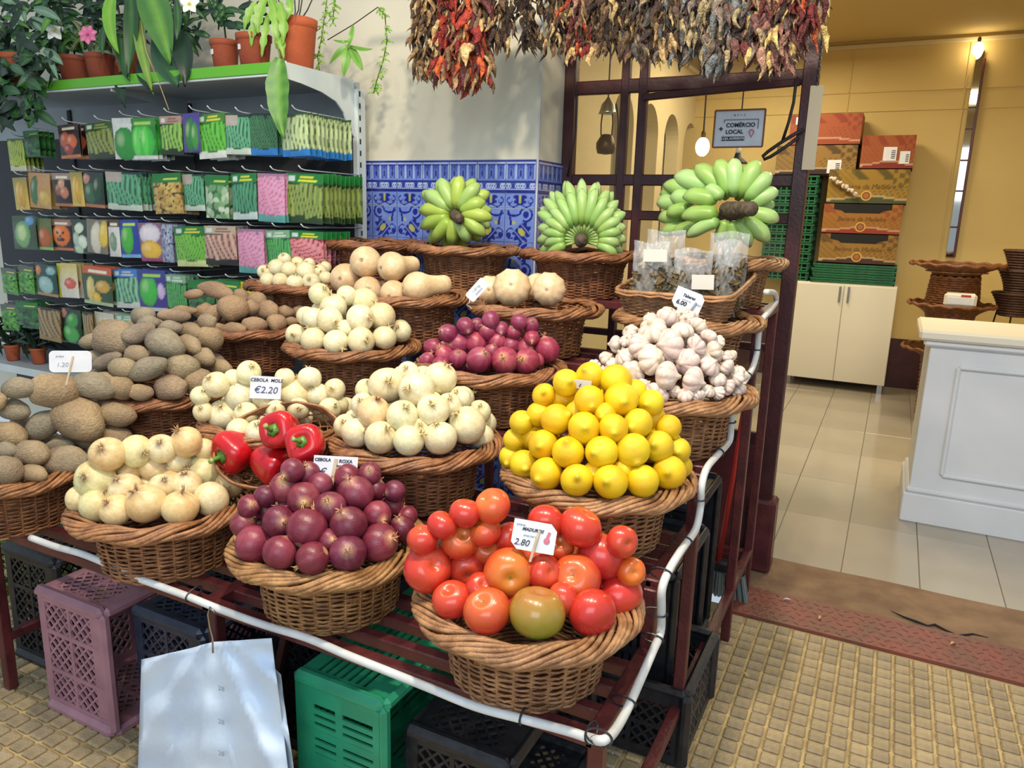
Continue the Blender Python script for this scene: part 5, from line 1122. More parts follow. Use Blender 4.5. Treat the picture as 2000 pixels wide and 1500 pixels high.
mb().tube([bowl(a, .985) for a in np.linspace(0, 2 * PI, 30, endpoint=False)], .005, 6, True).build('base_ring', 'wicker', pb_, True)
def pepper_meshes(seed):
    r = random.Random(seed); ph = r.uniform(0, 6); rd, rd2 = C(176, 18, 34), C(196, 22, 30)
    prof = [(.05, -1.05), (.25, -1.02), (.48, -.92), (.66, -.70), (.78, -.4), (.88, 0), (.95, .35), (.93, .62), (.80, .82), (.58, .92), (.36, .86), (.2, .76), (.05, .74)]
    body = mb().lathe(prof, 32, lambda th, t: 1 + .075 * math.cos(4 * th + ph) * (.4 + .6 * t) + .03 * math.cos(3 * th), lambda th, t: mixc(rd, rd2, .5 + .5 * math.sin(th * 3 + t * 4)))
    st = mb(); st.lathe([(.02, .72), (.30, .80), (.34, .84), (.22, .92), (.12, .98), (.05, 1.0)], 10, lambda th, t: 1 + .15 * math.cos(5 * th), lambda th, t: C(84, 132, 50)); st.tube([(0, 0, .9), (.03, .02, 1.15), (.12, .05, 1.38), (.2, .06, 1.5)], [.13, .10, .10, .13], 8, False, [C(92, 140, 56), C(100, 148, 60), C(110, 156, 70), C(150, 170, 96)])
    return finish(body, 'flesh', 'produce_gloss', noise_fn(seed, .02, (1, 2))), st.mesh('stem', 'produce_satin', True)
PM = [pepper_meshes(s) for s in range(3)]
for i, (px, py, rp, axv, lab) in enumerate(((464, 880, 43, (.75, -.55, -.25), 'glossy red pepper at the left of the tilted basket, long stem'), (552, 842, 40, (.9, -.25, .1), 'red pepper on top in the tilted basket, star-shaped green stem'), (601, 868, 39, (.9, -.1, .2), 'red pepper at the right of the tilted basket, curled stem'), (528, 905, 37, (.25, .8, -.4), 'red pepper lying lowest in the tilted basket'))):
    yy = 1.36 - (.015 if i != 1 else .0); p = onY(px, py, yy); q = rp * proj(p)[2] / FPX; t = thing('red_pepper', lab, 'pepper', p, None, 'red peppers'); t.scale = (q,) * 3; t.rotation_mode = 'QUATERNION'; axw = Vector(CW) * axv[0] + Vector(CAM_R[:, 0]) * axv[1] + Vector(CAM_R[:, 1]) * axv[2]; t.rotation_quaternion = axw.to_track_quat('Z', 'Y') @ Quaternion((0, 0, 1), i * 1.3)
    b_, s__ = PM[i % 3]; link('flesh', b_, t); link('stem', s__, t)

# ---------------------------------------------------------------- price cards
def card(name, label, cpx, y, wpx, hpx, roll, lines, stick=None, shape='cut', tilt=.25, yaw=0.0, fold=None, mat='paper', stickmat='wood_stick'):
    p = onY(*cpx, y); s = proj(p)[2] / FPX; w, h = wpx * s, hpx * s; t = thing(name, label, 'price card', p)
    zv = Vector(CAM_C - p); zv.normalize(); zv = (zv + Vector((yaw, 0, tilt - .3))).normalized(); up = Vector((0, 0, 1)); xv = up.cross(zv).normalized(); yv = zv.cross(xv); R = Matrix((xv, yv, zv)).transposed() @ Matrix.Rotation(roll, 3, 'Z')
    t.rotation_mode = 'QUATERNION'; t.rotation_quaternion = R.to_quaternion(); c = min(w, h) * .22
    if shape == 'cut': pts = [(-w / 2 + c, -h / 2), (w / 2, -h / 2), (w / 2, h / 2 - c), (w / 2 - c, h / 2), (-w / 2, h / 2), (-w / 2, -h / 2 + c)]
    elif shape == 'round':
        c *= .9; pts = []
        for cx, cy, a0 in ((w / 2 - c, h / 2 - c, 0), (-w / 2 + c, h / 2 - c, 90), (-w / 2 + c, -h / 2 + c, 180), (w / 2 - c, -h / 2 + c, 270)):
            for k in range(5): a = math.radians(a0 + 22.5 * k); pts.append((cx + c * math.cos(a), cy + c * math.sin(a)))
    else: pts = [(-w / 2, -h / 2), (w / 2, -h / 2), (w / 2, h / 2), (-w / 2, h / 2)]
    n = len(pts); mb().add([(x, y_, 0) for x, y_ in pts] + [(x, y_, -.0012) for x, y_ in pts], [tuple(range(n)), tuple(range(2 * n - 1, n - 1, -1))] + [(i, n + i, n + (i + 1) % n, (i + 1) % n) for i in range(n)]).build('card', mat, t)
    for (txt, fx, fy, fs, ink, shear, bold) in lines: link('lettering', text_mesh(txt, fs * h, ink, shear, bold * h), t, (fx * w, fy * h, .0006))
    if stick: sx, s0, s1, sw = stick; mb().bar((sx[0] * w, s0 * h, .002), (sx[1] * w, s1 * h, .004), sw * h, .003, .0008).build('stick', stickmat, t)
    return t, w, h
mk('ink_grey', C(150, 160, 180), .7); mk('ink_pink', C(196, 110, 130), .7)
t, w, h = card('price_card', 'white price card reading 2.80 among the tomatoes', (1043, 1048), 1.19, 86, 58, -.13, [('MADUROS', -.05, .20, .15, 'ink', .3, .004), ('2.80', -.26, -.26, .30, 'ink', .25, .0), ('preço por kg', -.08, .0, .09, 'ink_grey', 0, 0), ('produto', -.33, .33, .09, 'ink_grey', 0, 0)], ((.10, .0), .22, -.85, .09))
mb().lathe([(.002, 0), (.10 * h, .0003), (.11 * h, .0005), (.002, .0008)], 12).build('logo', 'ink_pink', t).location = (.30 * w, -.08 * h, .0004); mb().bar((.30 * w, .0, .0008), (.34 * w, .22 * h, .0008), .10 * h, .0006).build('logo', 'ink_pink', t)
card('price_card', 'folded price card reading 6.00 on the stick above the garlic', (1344, 587), 2.03, 58, 40, -.33, [('Tabaras', -.02, .18, .20, 'ink', .3, .006), ('6.00', -.18, -.22, .30, 'ink', .1, .008), ('preço por kg', -.05, -.02, .08, 'ink_grey', 0, 0), ('xxx', .36, -.02, .2, 'ink_grey', 0, 0)], ((.28, .10), .05, -1.1, .09), 'cut', .25, 0, None, 'paper', 'steel')
card('price_card', 'white card reading CEBOLA and 2.20 on the onions', (519, 757), 1.47, 58, 44, -.10, [('CEBOLA  MOLE', .02, .32, .20, 'ink', .15, .004), ('€2.20', .0, -.12, .42, 'ink_blue', .2, .0)], None, 'square')
card('price_card', 'white card reading CEBOLA ROXA behind the front red onions', (655, 915), 1.27, 84, 48, -.10, [('CEBOLA', -.30, .33, .17, 'ink', .1, .006), ('ROXA', .22, .30, .19, 'ink', .1, .006), ('NACIONAL', .20, .10, .12, 'ink', .1, .006), ('€ 1.9', -.10, -.18, .44, 'ink', .2, 0)], ((.0, -.06), .40, -.75, .14), 'square')
card('price_card', 'blank-looking pale card on a stick above the leftmost tubers', (138, 706), 1.20, 72, 42, -.07, [('preço', -.25, .25, .14, 'ink_grey', 0, 0), ('1.20', -.2, -.15, .28, 'ink_grey', .2, 0)], ((.06, -.12), .25, -1.1, .08), 'round')
card('price_card', 'small white card tucked among the top lemons', (1134, 751), 1.55, 42, 18, -.05, [('1', -.05, -.1, .5, 'ink', .4, .02)], None, 'square', -.1)
t, w, h = card('price_tag', 'white oval tag tied to the rim of the squash basket', (932, 566), 2.10, 48, 22, .85, [('1.50 kg', 0, .15, .30, 'ink_grey', .2, 0), ('abóbora', 0, -.2, .25, 'ink_grey', .2, 0)], None, 'round', .3)
mb().tube([(-w * .45, 0, .001), (-w * .6, -h * .25, .004), (-w * .75, -h * .2, -.01), (-w * .7, -h * .9, -.01)], .0012, 5).build('string', 'paper', t)

# ---------------------------------------------------------------- dried chilies hanging from a rod
YC = 2.46
rod = tag(mb().bar((-1.85, YC, 2.37), (-.2, YC, 2.37), .022, .022, .003).build('hanging_rod', 'iron'), 'iron rod above the doorway from which the dried chilies hang', 'rod'); 
rc = random.Random(31)
def chili_mesh(seed, fat):
    r = random.Random(seed); n = 10; pts = []; rad = []; b = r.uniform(-.25, .25); b2 = r.uniform(-.2, .2)
    for i in range(n):
        s = i / (n - 1); pts.append((b * math.sin(PI * s) * .5 + b2 * s * s, .12 * math.sin(5 * s + seed), -s)); rad.append(fat * (.35 if i == 0 else (math.sin(PI * min(1, .25 + s * .78)) ** .7 * (1 - .35 * s) + .04)) * r.uniform(.8, 1.15))
    rad[-1] = .012; cl = [mixc((1, 1, 1), (.55, .5, .45), .5 + .5 * math.sin(i * 1.7 + seed)) for i in range(n)]
    m = mb().tube(pts, rad, 8, False, cl, True, .55); m.v = [(x * (1 + .10 * math.sin(40 * z + 9 * y)), y * (1 + .10 * math.sin(37 * z)), z) for x, y, z in m.v]; return m.mesh('chili', 'chili_skin', True)
CH = [chili_mesh(s, .13 + .05 * (s % 3)) for s in range(12)]
mk('twine', C(150, 130, 100), .9)
TAN_ = [C(200, 167, 121), C(159, 128, 96), C(130, 105, 80), C(97, 77, 62), C(84, 64, 57), C(233, 205, 147)]; RDc = TAN_[:3] + [C(200, 72, 50), C(164, 49, 47), C(130, 44, 50), C(235, 110, 60), C(255, 221, 157), C(110, 52, 55)]; DKc = [C(89, 70, 60), C(66, 52, 47), C(115, 93, 73), C(141, 116, 83), C(54, 41, 39)]; BLc = [C(130, 141, 147), C(97, 98, 98), C(159, 146, 137), C(200, 185, 144), C(120, 103, 93), C(82, 70, 68)]; PNk = [C(171, 123, 111), C(141, 98, 96), C(200, 159, 139), C(123, 57, 55), C(105, 85, 78), C(246, 221, 144)]
BUN = [(832, 178, 150, TAN_, .085, 'thick braid of tan and dark dried chilies at the far left'), (880, 185, 150, RDc, .10, 'long braid of red and cream dried chilies, second from left'), (925, 196, 160, RDc, .12, 'longest braid of orange, red and cream dried chilies'), (975, 122, 120, TAN_ + DKc, .07, 'short tan braid of dried chilies right of the longest braid'), (1030, 122, 120, DKc, .065, 'short nearly black braid of dried chilies over the plain wall'), (1082, 125, 120, DKc + TAN_, .065, 'short dark braid of dried chilies over the wall corner'), (1130, 140, 130, PNk + RDc, .07, 'reddish purple braid of dried chilies above the left window bar'), (1185, 132, 130, DKc + TAN_, .07, 'brown braid of dried chilies left of the twin window bars'), (1240, 140, 130, TAN_ + BLc, .075, 'tan braid of dried chilies above the twin window bars'), (1290, 142, 130, BLc + TAN_, .08, 'bluish tan braid of dried chilies right of the twin bars'), (1345, 140, 140, BLc, .09, 'grey braid of broad dried chilies left of the paper sign'), (1405, 165, 150, BLc, .10, 'slate-blue braid hanging lowest above the paper sign'), (1460, 140, 150, PNk + BLc, .10, 'grey and cream braid of dried chilies right of the paper sign'), (1515, 160, 150, PNk, .105, 'mauve braid of dried chilies, second from the right'), (1562, 110, 130, PNk + RDc, .09, 'short mauve braid of dried chilies at the far right')]
for bi, (px, yb, ln, pal, size, lab) in enumerate(BUN):
    low = onY(px, yb - 22, YC); top = onY(px, -90, YC); t = thing('chili_braid', lab, 'dried chilies', (low[0], YC, 2.36), None, 'dried chili braids'); zlow = low[2] + size * .55
    mb().tube([(0, 0, 0), (.004, .003, (zlow - 2.36) * .5), (0, 0, zlow - 2.36)], .006, 6).build('cord', 'twine', t)
    z = zlow; k = 0; n = 0
    while z < 2.32:
        for _ in range(12):
            a = rc.uniform(0, 2 * PI); tilt = rc.uniform(.1, .6) * (1 if z > zlow + .03 else .6); q = rc.uniform(.0, .045); L = size * rc.uniform(.50, .90); c = rc.choice(pal)
            if bi == 2 and rc.random() < .15: c = C(206, 96, 40)
            o = link('chili', rc.choice(CH), t, (q * math.cos(a) * 1.35, q * math.sin(a) * .8, z - 2.36 + rc.uniform(-.012, .012)), None, (L * rc.uniform(.9, 1.25), L, L), c)
            o.rotation_mode = 'QUATERNION'; d = Vector((math.sin(tilt) * math.cos(a), math.sin(tilt) * math.sin(a), -math.cos(tilt))); o.rotation_quaternion = (-d).to_track_quat('Z', 'Y') @ Quaternion((0, 0, 1), rc.uniform(0, 6.28))
        z += .022
# ---------------------------------------------------------------- shop interior furniture
def at(o, loc): o.location = tuple(-np.array(loc)); return o
cb = (-.37, 7.36, 0); cab = thing('cabinet', 'cream white two-door cabinet under the banana cartons', 'cabinet', cb)
at(mb().box((-.37, 7.375, .51), (.83, .36, .87), .004).build('body', 'cabinet_white', cab), cb)
for x, hx in ((-.578, -.40), (-.162, -.33)):
    d = at(mb().box((x, 7.186, .505), (.410, .018, .85), .003).build('door', 'cabinet_white', cab), cb); mb().bar((hx, 7.165, .78), (hx, 7.165, .92), .016, .012, .003).build('handle', 'steel', d)
for x in (-.75, .01):
    for y in (7.22, 7.5): at(mb().box((x, y, .04), (.04, .04, .08)).build('foot', 'steel', cab), cb)
def flat_crate(label, x0, x1, z, h, y0_=7.19, dy=.34):
    c = thing('fruit_crate', label, 'crate', ((x0 + x1) / 2, y0_ + dy / 2, z), None, 'green nesting crates'); w = x1 - x0
    m = mb(); m.box((0, -dy / 2, h - .008), (w, .012, .014)); m.box((0, -dy / 2 + .004, h * .4), (w - .02, .006, .012)); m.box((0, -dy / 2 + .004, .008), (w - .01, .008, .012))
    for k in range(9): m.box((-w / 2 + .02 + (w - .04) * k / 8, -dy / 2 + .003, h / 2), (.012, .008, h - .004))
    m.build('front_wall', 'dark_green_plastic', c); m = mb()
    for s in (-1, 1):
        m.box((s * (w / 2 - .006), 0, h - .008), (.012, dy, .014)); m.box((s * (w / 2 - .008), 0, .012), (.008, dy, .02))
        for k in range(6): m.box((s * (w / 2 - .008), -dy / 2 + .02 + (dy - .04) * k / 5, h / 2), (.008, .012, h))
    m.box((0, dy / 2, h / 2), (w, .01, h)); m.build('wall', 'dark_green_plastic', c); mb().box((0, 0, .006), (w - .02, dy - .02, .006)).build('base', 'dark_green_plastic', c)
for k in range(4): flat_crate(f'flat green crate on the cabinet, {ORD[k]} from the bottom under the cartons', -.66 + (.012 if k % 2 else 0), .02, .946 + k * .042, .040)
for k in range(11): flat_crate(f'green crate in the tall left stack, {ORD[k]} from the bottom', -1.10, -.675, .946 + k * .083, .08, 7.20, .32)
def carton(label, x0, x1, z0, z1, cols, text=None, notch=False, labels=(), y0_=7.19, dy=.34, emblem=True):
    main, dark, band = cols; w, h = x1 - x0, z1 - z0; c = thing('carton', label, 'carton', ((x0 + x1) / 2, y0_ + dy / 2, z0), None, 'banana cartons')
    def f(u, v):
        wave = .20 + .06 * math.cos((u - .55) * 6); col = main
        if v < wave: return band if v < wave - .05 else mixc(main, (.9, .8, .6), .3)
        if u > .55 and v < .62:
            k = (u - .55 + .25 * (v - .2)) * 14 % 1
            if k < .16: return mixc(dark, main, .3)
        if u < .32 and (u * 3 + v * 1.6) % .30 < .07: return mixc(main, dark, .45)
        if u > .80 and v > .42 and math.sin(u * 40) * math.sin(v * 21) > .1: return mixc(dark, main, .35)
        if v > .72 and math.sin(u * 19 + v * 8) > .3: return mixc(dark, main, .25)
        return main
    m = mb(); m.grid(lambda u, v: ((u - .5) * w, -dy / 2, v * h), 44, 22, f); m.build('printed_front', 'cardboard_print', c)
    k = mb(); t_ = .006
    for cx, sx in ((-w / 2 + t_ / 2, 0), (w / 2 - t_ / 2, 0)): k.box((cx, .001, h / 2), (t_, dy, h))
    k.box((0, dy / 2, h / 2), (w, t_, h)); k.box((0, 0, t_ / 2), (w, dy, t_)); k.box((0, -dy / 2 + .004, h / 2), (w, .004, h)); k.build('box', 'cardboard', c)
    if notch:
        b = .74 * w; n = mb(); zz = h; d = -dy / 2 - .0015; n.add([(-b / 2, d, zz), (-b / 2, d, zz - h * .18), (-b * .36, d, zz - h * .22), (-b * .30, d, zz - h * .30), (b * .30, d, zz - h * .30), (b * .36, d, zz - h * .22), (b / 2, d, zz - h * .18), (b / 2, d, zz)], [(0, 1, 2, 3, 4, 5, 6, 7)]); n.build('hand_hole', 'dark_gap', c)
    if emblem:
        for r_, mt, o in ((.042, 'emblem_pale', -.0015), (.031, 'emblem_dark', -.002), (.022, 'emblem_mid', -.0025)): mb().add([(r_ * math.cos(a), 0, r_ * math.sin(a)) for a in np.linspace(0, 2 * PI, 24, endpoint=False)], [tuple(range(24))]).build('emblem', mt, c).location = (0, -dy / 2 + o, h * .24)
    if text:
        o = link('lettering', text_mesh(text, h * .20, 'emblem_dark', .2, .0), c, (.0, -dy / 2 - .002, h * .50), (PI / 2, 0, 0))
    for (lx, lz, lw, lh) in labels:
        mb().box((lx * w, -dy / 2 - .002, lz * h), (lw, .002, lh)).build('paper_label', 'paper', c)
        for q in range(5): mb().box((lx * w + lw * .25, -dy / 2 - .0035, lz * h - lh * .3 + q * lh * .13), (lw * .3, .001, lh * .06)).build('barcode', 'ink', c)
    return c
mk('emblem_pale', C(206, 160, 80), .8); mk('emblem_dark', C(110, 76, 40), .8); mk('emblem_mid', C(160, 100, 60), .8)
YL = C(145, 109, 49)  # carton print colours are darkened, with the shade put into them
carton('lowest banana carton in the right stack, dark plum lower band', -.61, .0, 1.116, 1.368, (YL, C(64, 46, 29), C(68, 44, 39)), 'Banana da Madeira', True)
carton('orange banana carton with red lower band, second in the right stack', -.61, .0, 1.370, 1.620, (C(152, 105, 45), C(132, 51, 32), C(143, 56, 39)), 'Banana da Madeira', True)
carton('yellow banana carton with green lower band, third in the right stack', -.60, .02, 1.622, 1.905, (C(146, 116, 45), C(50, 54, 26), C(70, 77, 51)), 'Banana da Madeira', False)
carton('red and orange carton with two paper labels on top of the right stack', -.37, .03, 1.907, 2.175, (C(144, 78, 41), C(124, 45, 31), C(123, 42, 34)), None, False, ((.05, .45, .10, .11), (.33, .34, .075, .10)), 7.19, .34, False)
carton('yellow and black carton with a white label on the left stack', -1.05, -.40, 1.86, 2.105, (C(135, 104, 53), C(42, 35, 21), C(49, 35, 35)), None, False, ((.24, .28, .11, .11),), 7.2, .34, False)
carton('topmost red carton on the left stack', -.96, -.39, 2.107, 2.36, (C(144, 74, 46), C(117, 42, 31), C(140, 65, 43)), None, False, ((-.38, .80, .05, .06),), 7.2, .34, False)
gl = thing('garlic_string', 'short string of pale garlic hanging on the yellow carton', 'garlic', onY(1645, 360, 7.15))
for k in range(9): o = link('bulb', PR['garlic bulb'][k % 6], gl, (-.09 + .025 * k, rc.uniform(-.01, .01), .05 - .016 * k + .01 * (k % 2)), (k, k * 2, 0), (.02,) * 3)
# counter
ct = (.9, 4.35, 0); cn = thing('counter', 'white shop counter with a moulded front panel and pale top', 'counter', ct)
at(mb().box((.98, 4.36, .45), (1.56, .54, .90), .004).build('body', 'white_paint', cn), ct)
at(mb().box((.965, 4.345, .945), (1.64, .60, .05), .012).build('top', 'cabinet_white', cn), ct); at(mb().box((.97, 4.35, .905), (1.60, .57, .03), .01).build('cornice', 'white_paint', cn), ct)
at(mb().box((.975, 4.350, .075), (1.60, .575, .15), .006).build('plinth', 'white_paint', cn), ct); at(mb().box((.975, 4.352, .165), (1.58, .56, .03), .01).build('plinth_moulding', 'white_paint', cn), ct)
fr = mb()
for a, b in (((.33, .26), (1.6, .26)), ((.33, .80), (1.6, .80)), ((.33, .26), (.33, .80)), ((1.6, .26), (1.6, .80))): fr.bar((a[0], 4.085, a[1]), (b[0], 4.085, b[1]), .022, .022, .007)
at(fr.build('panel_moulding', 'white_paint', cn), ct)
# tiered wicker stand with a weighing scale
ws = (.40, 6.3, 0); st = thing('wicker_stand', 'dark tiered wicker basket stand behind the counter', 'stand', ws)
def flare(z0, z1, r0, r1, mat='wicker', nm='tier', tn=(.62, .42, .26)):
    m = mb(); n = 16; seg = 60
    for j in range(n):
        s = j / (n - 1); r = r0 + (r1 - r0) * s ** 1.5; m.tube([((r + .003 * math.cos(a * 15 + PI * j)) * math.cos(a), (r + .003 * math.cos(a * 15 + PI * j)) * math.sin(a), z0 + (z1 - z0) * s) for a in np.linspace(0, 2 * PI, seg, endpoint=False)], max(.004, abs(z1 - z0) / n * .62), 5, True)
    o = m.build(nm, mat, st, True); o.color = (*tn, 1)
    m = mb().tube([(r1 * math.cos(a), r1 * math.sin(a), z1 + .006 * math.sin(a * 16)) for a in np.linspace(0, 2 * PI, 80, endpoint=False)], .012, 6, True).build('tier_rim', 'wicker_rim', st, True); m.color = (*tn, 1)
flare(1.12, 1.19, .15, .30); flare(.86, 1.10, .17, .15, nm='column'); flare(.83, .905, .16, .28); flare(.56, .82, .13, .15, nm='column'); flare(.51, .58, .14, .28); flare(.08, .50, .12, .13, nm='column')
mb().lathe([(.002, 1.13), (.20, 1.135), (.20, 1.14), (.002, 1.145)], 24).build('tray_floor', 'wicker', st)
for a in (.5, 2.2, 3.9, 5.4): mb().bar((.1 * math.cos(a), .1 * math.sin(a), 0), (.1 * math.cos(a), .1 * math.sin(a), .1), .03).build('foot', 'steel', st)
sc_ = thing('weighing_scale', 'small cream weighing scale hung on the wicker stand', 'scale', (.435, 6.085, .90)); mb().box((0, 0, .055), (.20, .06, .10), .018).build('case', 'cabinet_white', sc_); mb().box((0, -.032, .05), (.165, .004, .05), .002).build('dial', 'paper', sc_); mb().box((.03, -.033, .088), (.06, .004, .014), .002).build('brand_strip', 'red_handle', sc_)
rs = thing('basket_stack', 'stack of dark wicker baskets at the right picture edge', 'baskets', (.80, 6.4, .85)); mk('wicker_dark', C(84, 52, 32), .6, C(60, 36, 24), 40, .2, 150)
for k, (z, r) in enumerate(((.0, .15), (.16, .13), (.30, .12))):
    m = mb()
    for j in range(9): q = r * (.62 + .38 * (j / 8) ** 1.6); m.tube([(q * math.cos(a), q * math.sin(a), z + .15 * j / 8) for a in np.linspace(0, 2 * PI, 40, endpoint=False)], .010, 5, True)
    m.build('basket', 'wicker_dark', rs, True)
m = mb(); m.tube([(-.10, 0, .05), (-.16, 0, -.4), (-.2, 0, -.84)], .006, 6); m.tube([(.10, 0, .05), (.16, 0, -.4), (.2, 0, -.84)], .006, 6); m.tube([(0, .1, .05), (0, .18, -.84)], .006, 6); m.build('wire_legs', 'iron', rs)
# narrow wall mirror and bulbs
mr = thing('wall_mirror', 'narrow tall mirror strip with a maroon edge on the back wall', 'mirror', (.41, 7.58, 1.2)); mb().box((.0, -.01, .83), (.055, .012, 1.66)).build('glass', 'mirror', mr)
mb().bar((.035, -.014, .0), (.035, -.014, 1.6), .02, .024, .003).build('frame', 'maroon_paint', mr)
for z in (.25, .55, .80, 1.05, 1.22): mb().box((0, -.019, z), (.055, .006, .014)).build('clip', 'maroon_dark', mr)
def bulb(label, p, r, power):
    t = thing('light_bulb', label, 'lamp', p); mb().lathe([(x, z) for x, z in sph_prof(10, r, -r * 1.3, r * 1.3)], 14).build('glass', 'bulb_glow', t, True); mb().lathe([(r * .3, r * 1.1), (r * .34, r * 1.9), (r * .2, r * 2.2)], 10).build('socket', 'brass_dark', t)
bulb('glowing bulb standing in for a lamp reflection atop the mirror strip', (.385, 7.50, 2.86), .042, 3)  # glowing bulb placed for a lamp's reflection in the mirror
bulb('glowing white globe lamp seen through the window beside the paper sign', tuple(onY(1372, 287, 5.6)), .05, 5)
p = onY(1372, 287, 5.6); o = mb().tube([(p[0], p[1], p[2] + .1), (p[0] - .01, p[1], 3.0)], .006, 6).build('lamp_cord', 'iron', None); tag(o, 'thin dark cord holding the globe lamp', 'cord')
# hurricane lantern and hanging shade lamp behind the glass
lp = onY(1185, 250, 3.75); ln = thing('lantern', 'old brass hurricane lantern hanging behind the left window panes', 'lantern', lp); k_ = proj(lp)[2] / FPX
mb().lathe([(x * k_, z * k_) for x, z in ((2, -50), (16, -48), (19, -38), (19, -28), (12, -16), (8, -12))], 18).build('tank', 'brass_dark', ln, True); mb().lathe([(x * k_, z * k_) for x, z in ((7, -12), (9, -4), (8, 10), (6, 26))], 14).build('chimney', 'glass', ln, True); mb().lathe([(x * k_, z * k_) for x, z in ((18, 26), (16, 30), (12, 44), (5, 52), (3, 56))], 18).build('hood', 'steel', ln, True)
mb().tube([(0, 0, 56 * k_), (0, 0, 95 * k_), (0, 0, 3.0 - lp[2])], .004, 6).build('chain', 'iron', ln); mb().tube([(-11 * k_, 0, -14 * k_), (-12 * k_, 0, 8 * k_), (-10 * k_, 0, 30 * k_)], .004, 6).build('guard', 'brass_dark', ln); mb().tube([(11 * k_, 0, -14 * k_), (12 * k_, 0, 8 * k_), (10 * k_, 0, 30 * k_)], .004, 6).build('guard', 'brass_dark', ln)
sp2 = onY(1441, 305, 4.6); sl = thing('pendant_lamp', 'dark metal pendant shade just below the paper sign', 'lamp', sp2); k_ = proj(sp2)[2] / FPX
mb().lathe([(x * k_, z * k_) for x, z in ((20, -14), (17, -10), (7, -2), (5, 6))], 18).build('shade', 'iron', sl, True); mb().lathe([(x * k_, z * k_) for x, z in ((5, 6), (5, 16), (3, 18))], 12).build('holder', 'cabinet_white', sl, True); mb().tube([(0, 0, 18 * k_), (0, 0, 3.0 - sp2[2])], .004, 6).build('cord', 'iron', sl)
# ---------------------------------------------------------------- paper sign on the glass
YS = YP - .03
a, b = onY(1392, 288, YS), onY(1496, 213, YS); sw, shh = b[0] - a[0], b[2] - a[2]; sc = ((a[0] + b[0]) / 2, YS, (a[2] + b[2]) / 2)
sg = thing('paper_sign', 'framed white sign reading COMÉRCIO LOCAL on the window', 'sign', sc)
mb().box((0, 0, 0), (sw, .004, shh)).build('sheet', 'paper', sg)
fr = mb(); t_ = .006
for p, q in (((-1, -1), (1, -1)), ((-1, 1), (1, 1)), ((-1, -1), (-1, 1)), ((1, -1), (1, 1))): fr.bar((p[0] * sw / 2, -.003, p[1] * shh / 2), (q[0] * sw / 2, -.003, q[1] * shh / 2), t_, t_, .001)
fr.build('frame', 'woodframe', sg)
def sgt(txt, x, z, s, mat='ink', bold=.0, al='LEFT'): link('lettering', text_mesh(txt, s * shh, mat, 0, bold * shh, al), sg, (x * sw, -.0035, z * shh), (PI / 2, 0, 0))
sgt('COMÉRCIO', -.26, .09, .155, 'ink', .004); sgt('LOCAL', -.26, -.09, .155, 'ink', .004); sgt('+', -.40, -.01, .20, 'ink', .008)
mb().box((-.10 * sw, -.0035, -.27 * shh), (.46 * sw, .001, .11 * shh)).build('band', 'ink', sg); o = link('lettering', text_mesh('LOJA ADERENTE', .085 * shh, 'paper', 0, .002 * shh), sg, (-.10 * sw, -.0045, -.27 * shh), (PI / 2, 0, 0))
for p, q in (((-.30, .24), (.38, .24)), ((.38, .24), (.38, -.02)), ((-.30, .24), (-.30, .16)), ((-.30, -.18), (-.30, -.2))): mb().bar((p[0] * sw, -.0035, p[1] * shh), (q[0] * sw, -.0035, q[1] * shh), .0018, .0018).build('line', 'ink', sg)
mb().tube([(.26 * sw + .045 * sw * math.cos(a), -.004, -.10 * shh + .06 * shh * math.sin(a)) for a in np.linspace(-.3, PI + .3, 14)] + [(.26 * sw, -.004, -.24 * shh)], .0022, 5, True).build('map_pin', 'ink_pink', sg)
for k in range(4): mb().box(((-.10 + .065 * k) * sw, -.0035, .36 * shh), (.02 * sw, .001, (.06 if k % 2 else .04) * shh)).build('mark', 'ink_grey' if k else 'ink', sg)
# strip of card on the door post, chain, iron stay, cable
pp = onY(1587, 250, YP - .05); ps = tag(mb().grid(lambda u, v: ((u - .5) * .046 * (1 if v > .15 else 1), -.004 * math.sin(v * 5), (v - .5) * .30), 3, 8).build('paper_strip', 'cream_card'), 'long blank cream card strip hung on the maroon door post', 'paper'); ps.location = pp
md = ps.modifiers.new('thickness', 'SOLIDIFY'); md.thickness = .0015
ch = thing('chain', 'thin dark chain hanging on the door post above the card strip', 'chain', (pp[0] - .0, YP - .05, pp[2] + .15))
ringm = mb().tube([(.004 * math.cos(a), 0, .008 * math.sin(a)) for a in np.linspace(0, 2 * PI, 12, endpoint=False)], .0015, 5, True).mesh('link', 'iron', True)
for k in range(36): link('link', ringm, ch, (0, 0, .008 + k * .0125), (0, 0, PI / 2 * (k % 2)))
iron = thing('window_stay', 'black iron window stay with a looped end by the door post', 'stay', onY(1540, 275, YP - .06)); o_ = np.array(onY(1540, 275, YP - .06))
mb().tube([onY(x, y, YP - .06) - o_ for x, y in ((1570, 252), (1545, 266), (1520, 282), (1500, 296), (1490, 305), (1493, 311), (1505, 306), (1530, 290), (1560, 268))], .007, 6).build('bar', 'iron', iron, True)
mb().tube([onY(x, y, YP - .05) - o_ for x, y in ((1556, 150), (1550, 200), (1540, 240), (1528, 276))], .006, 6).build('arm', 'iron', iron, True)
cbp = [onY(x, y, YP - .04) for x, y in ((1125, 90), (1124, 150), (1126, 200), (1124, 260), (1118, 300), (1108, 345))]; o = tag(mb().tube([p - cbp[0] for p in cbp], .004, 6).build('cable', 'iron', None, True), 'black cable running down the left window panes', 'cable'); o.location = cbp[0]
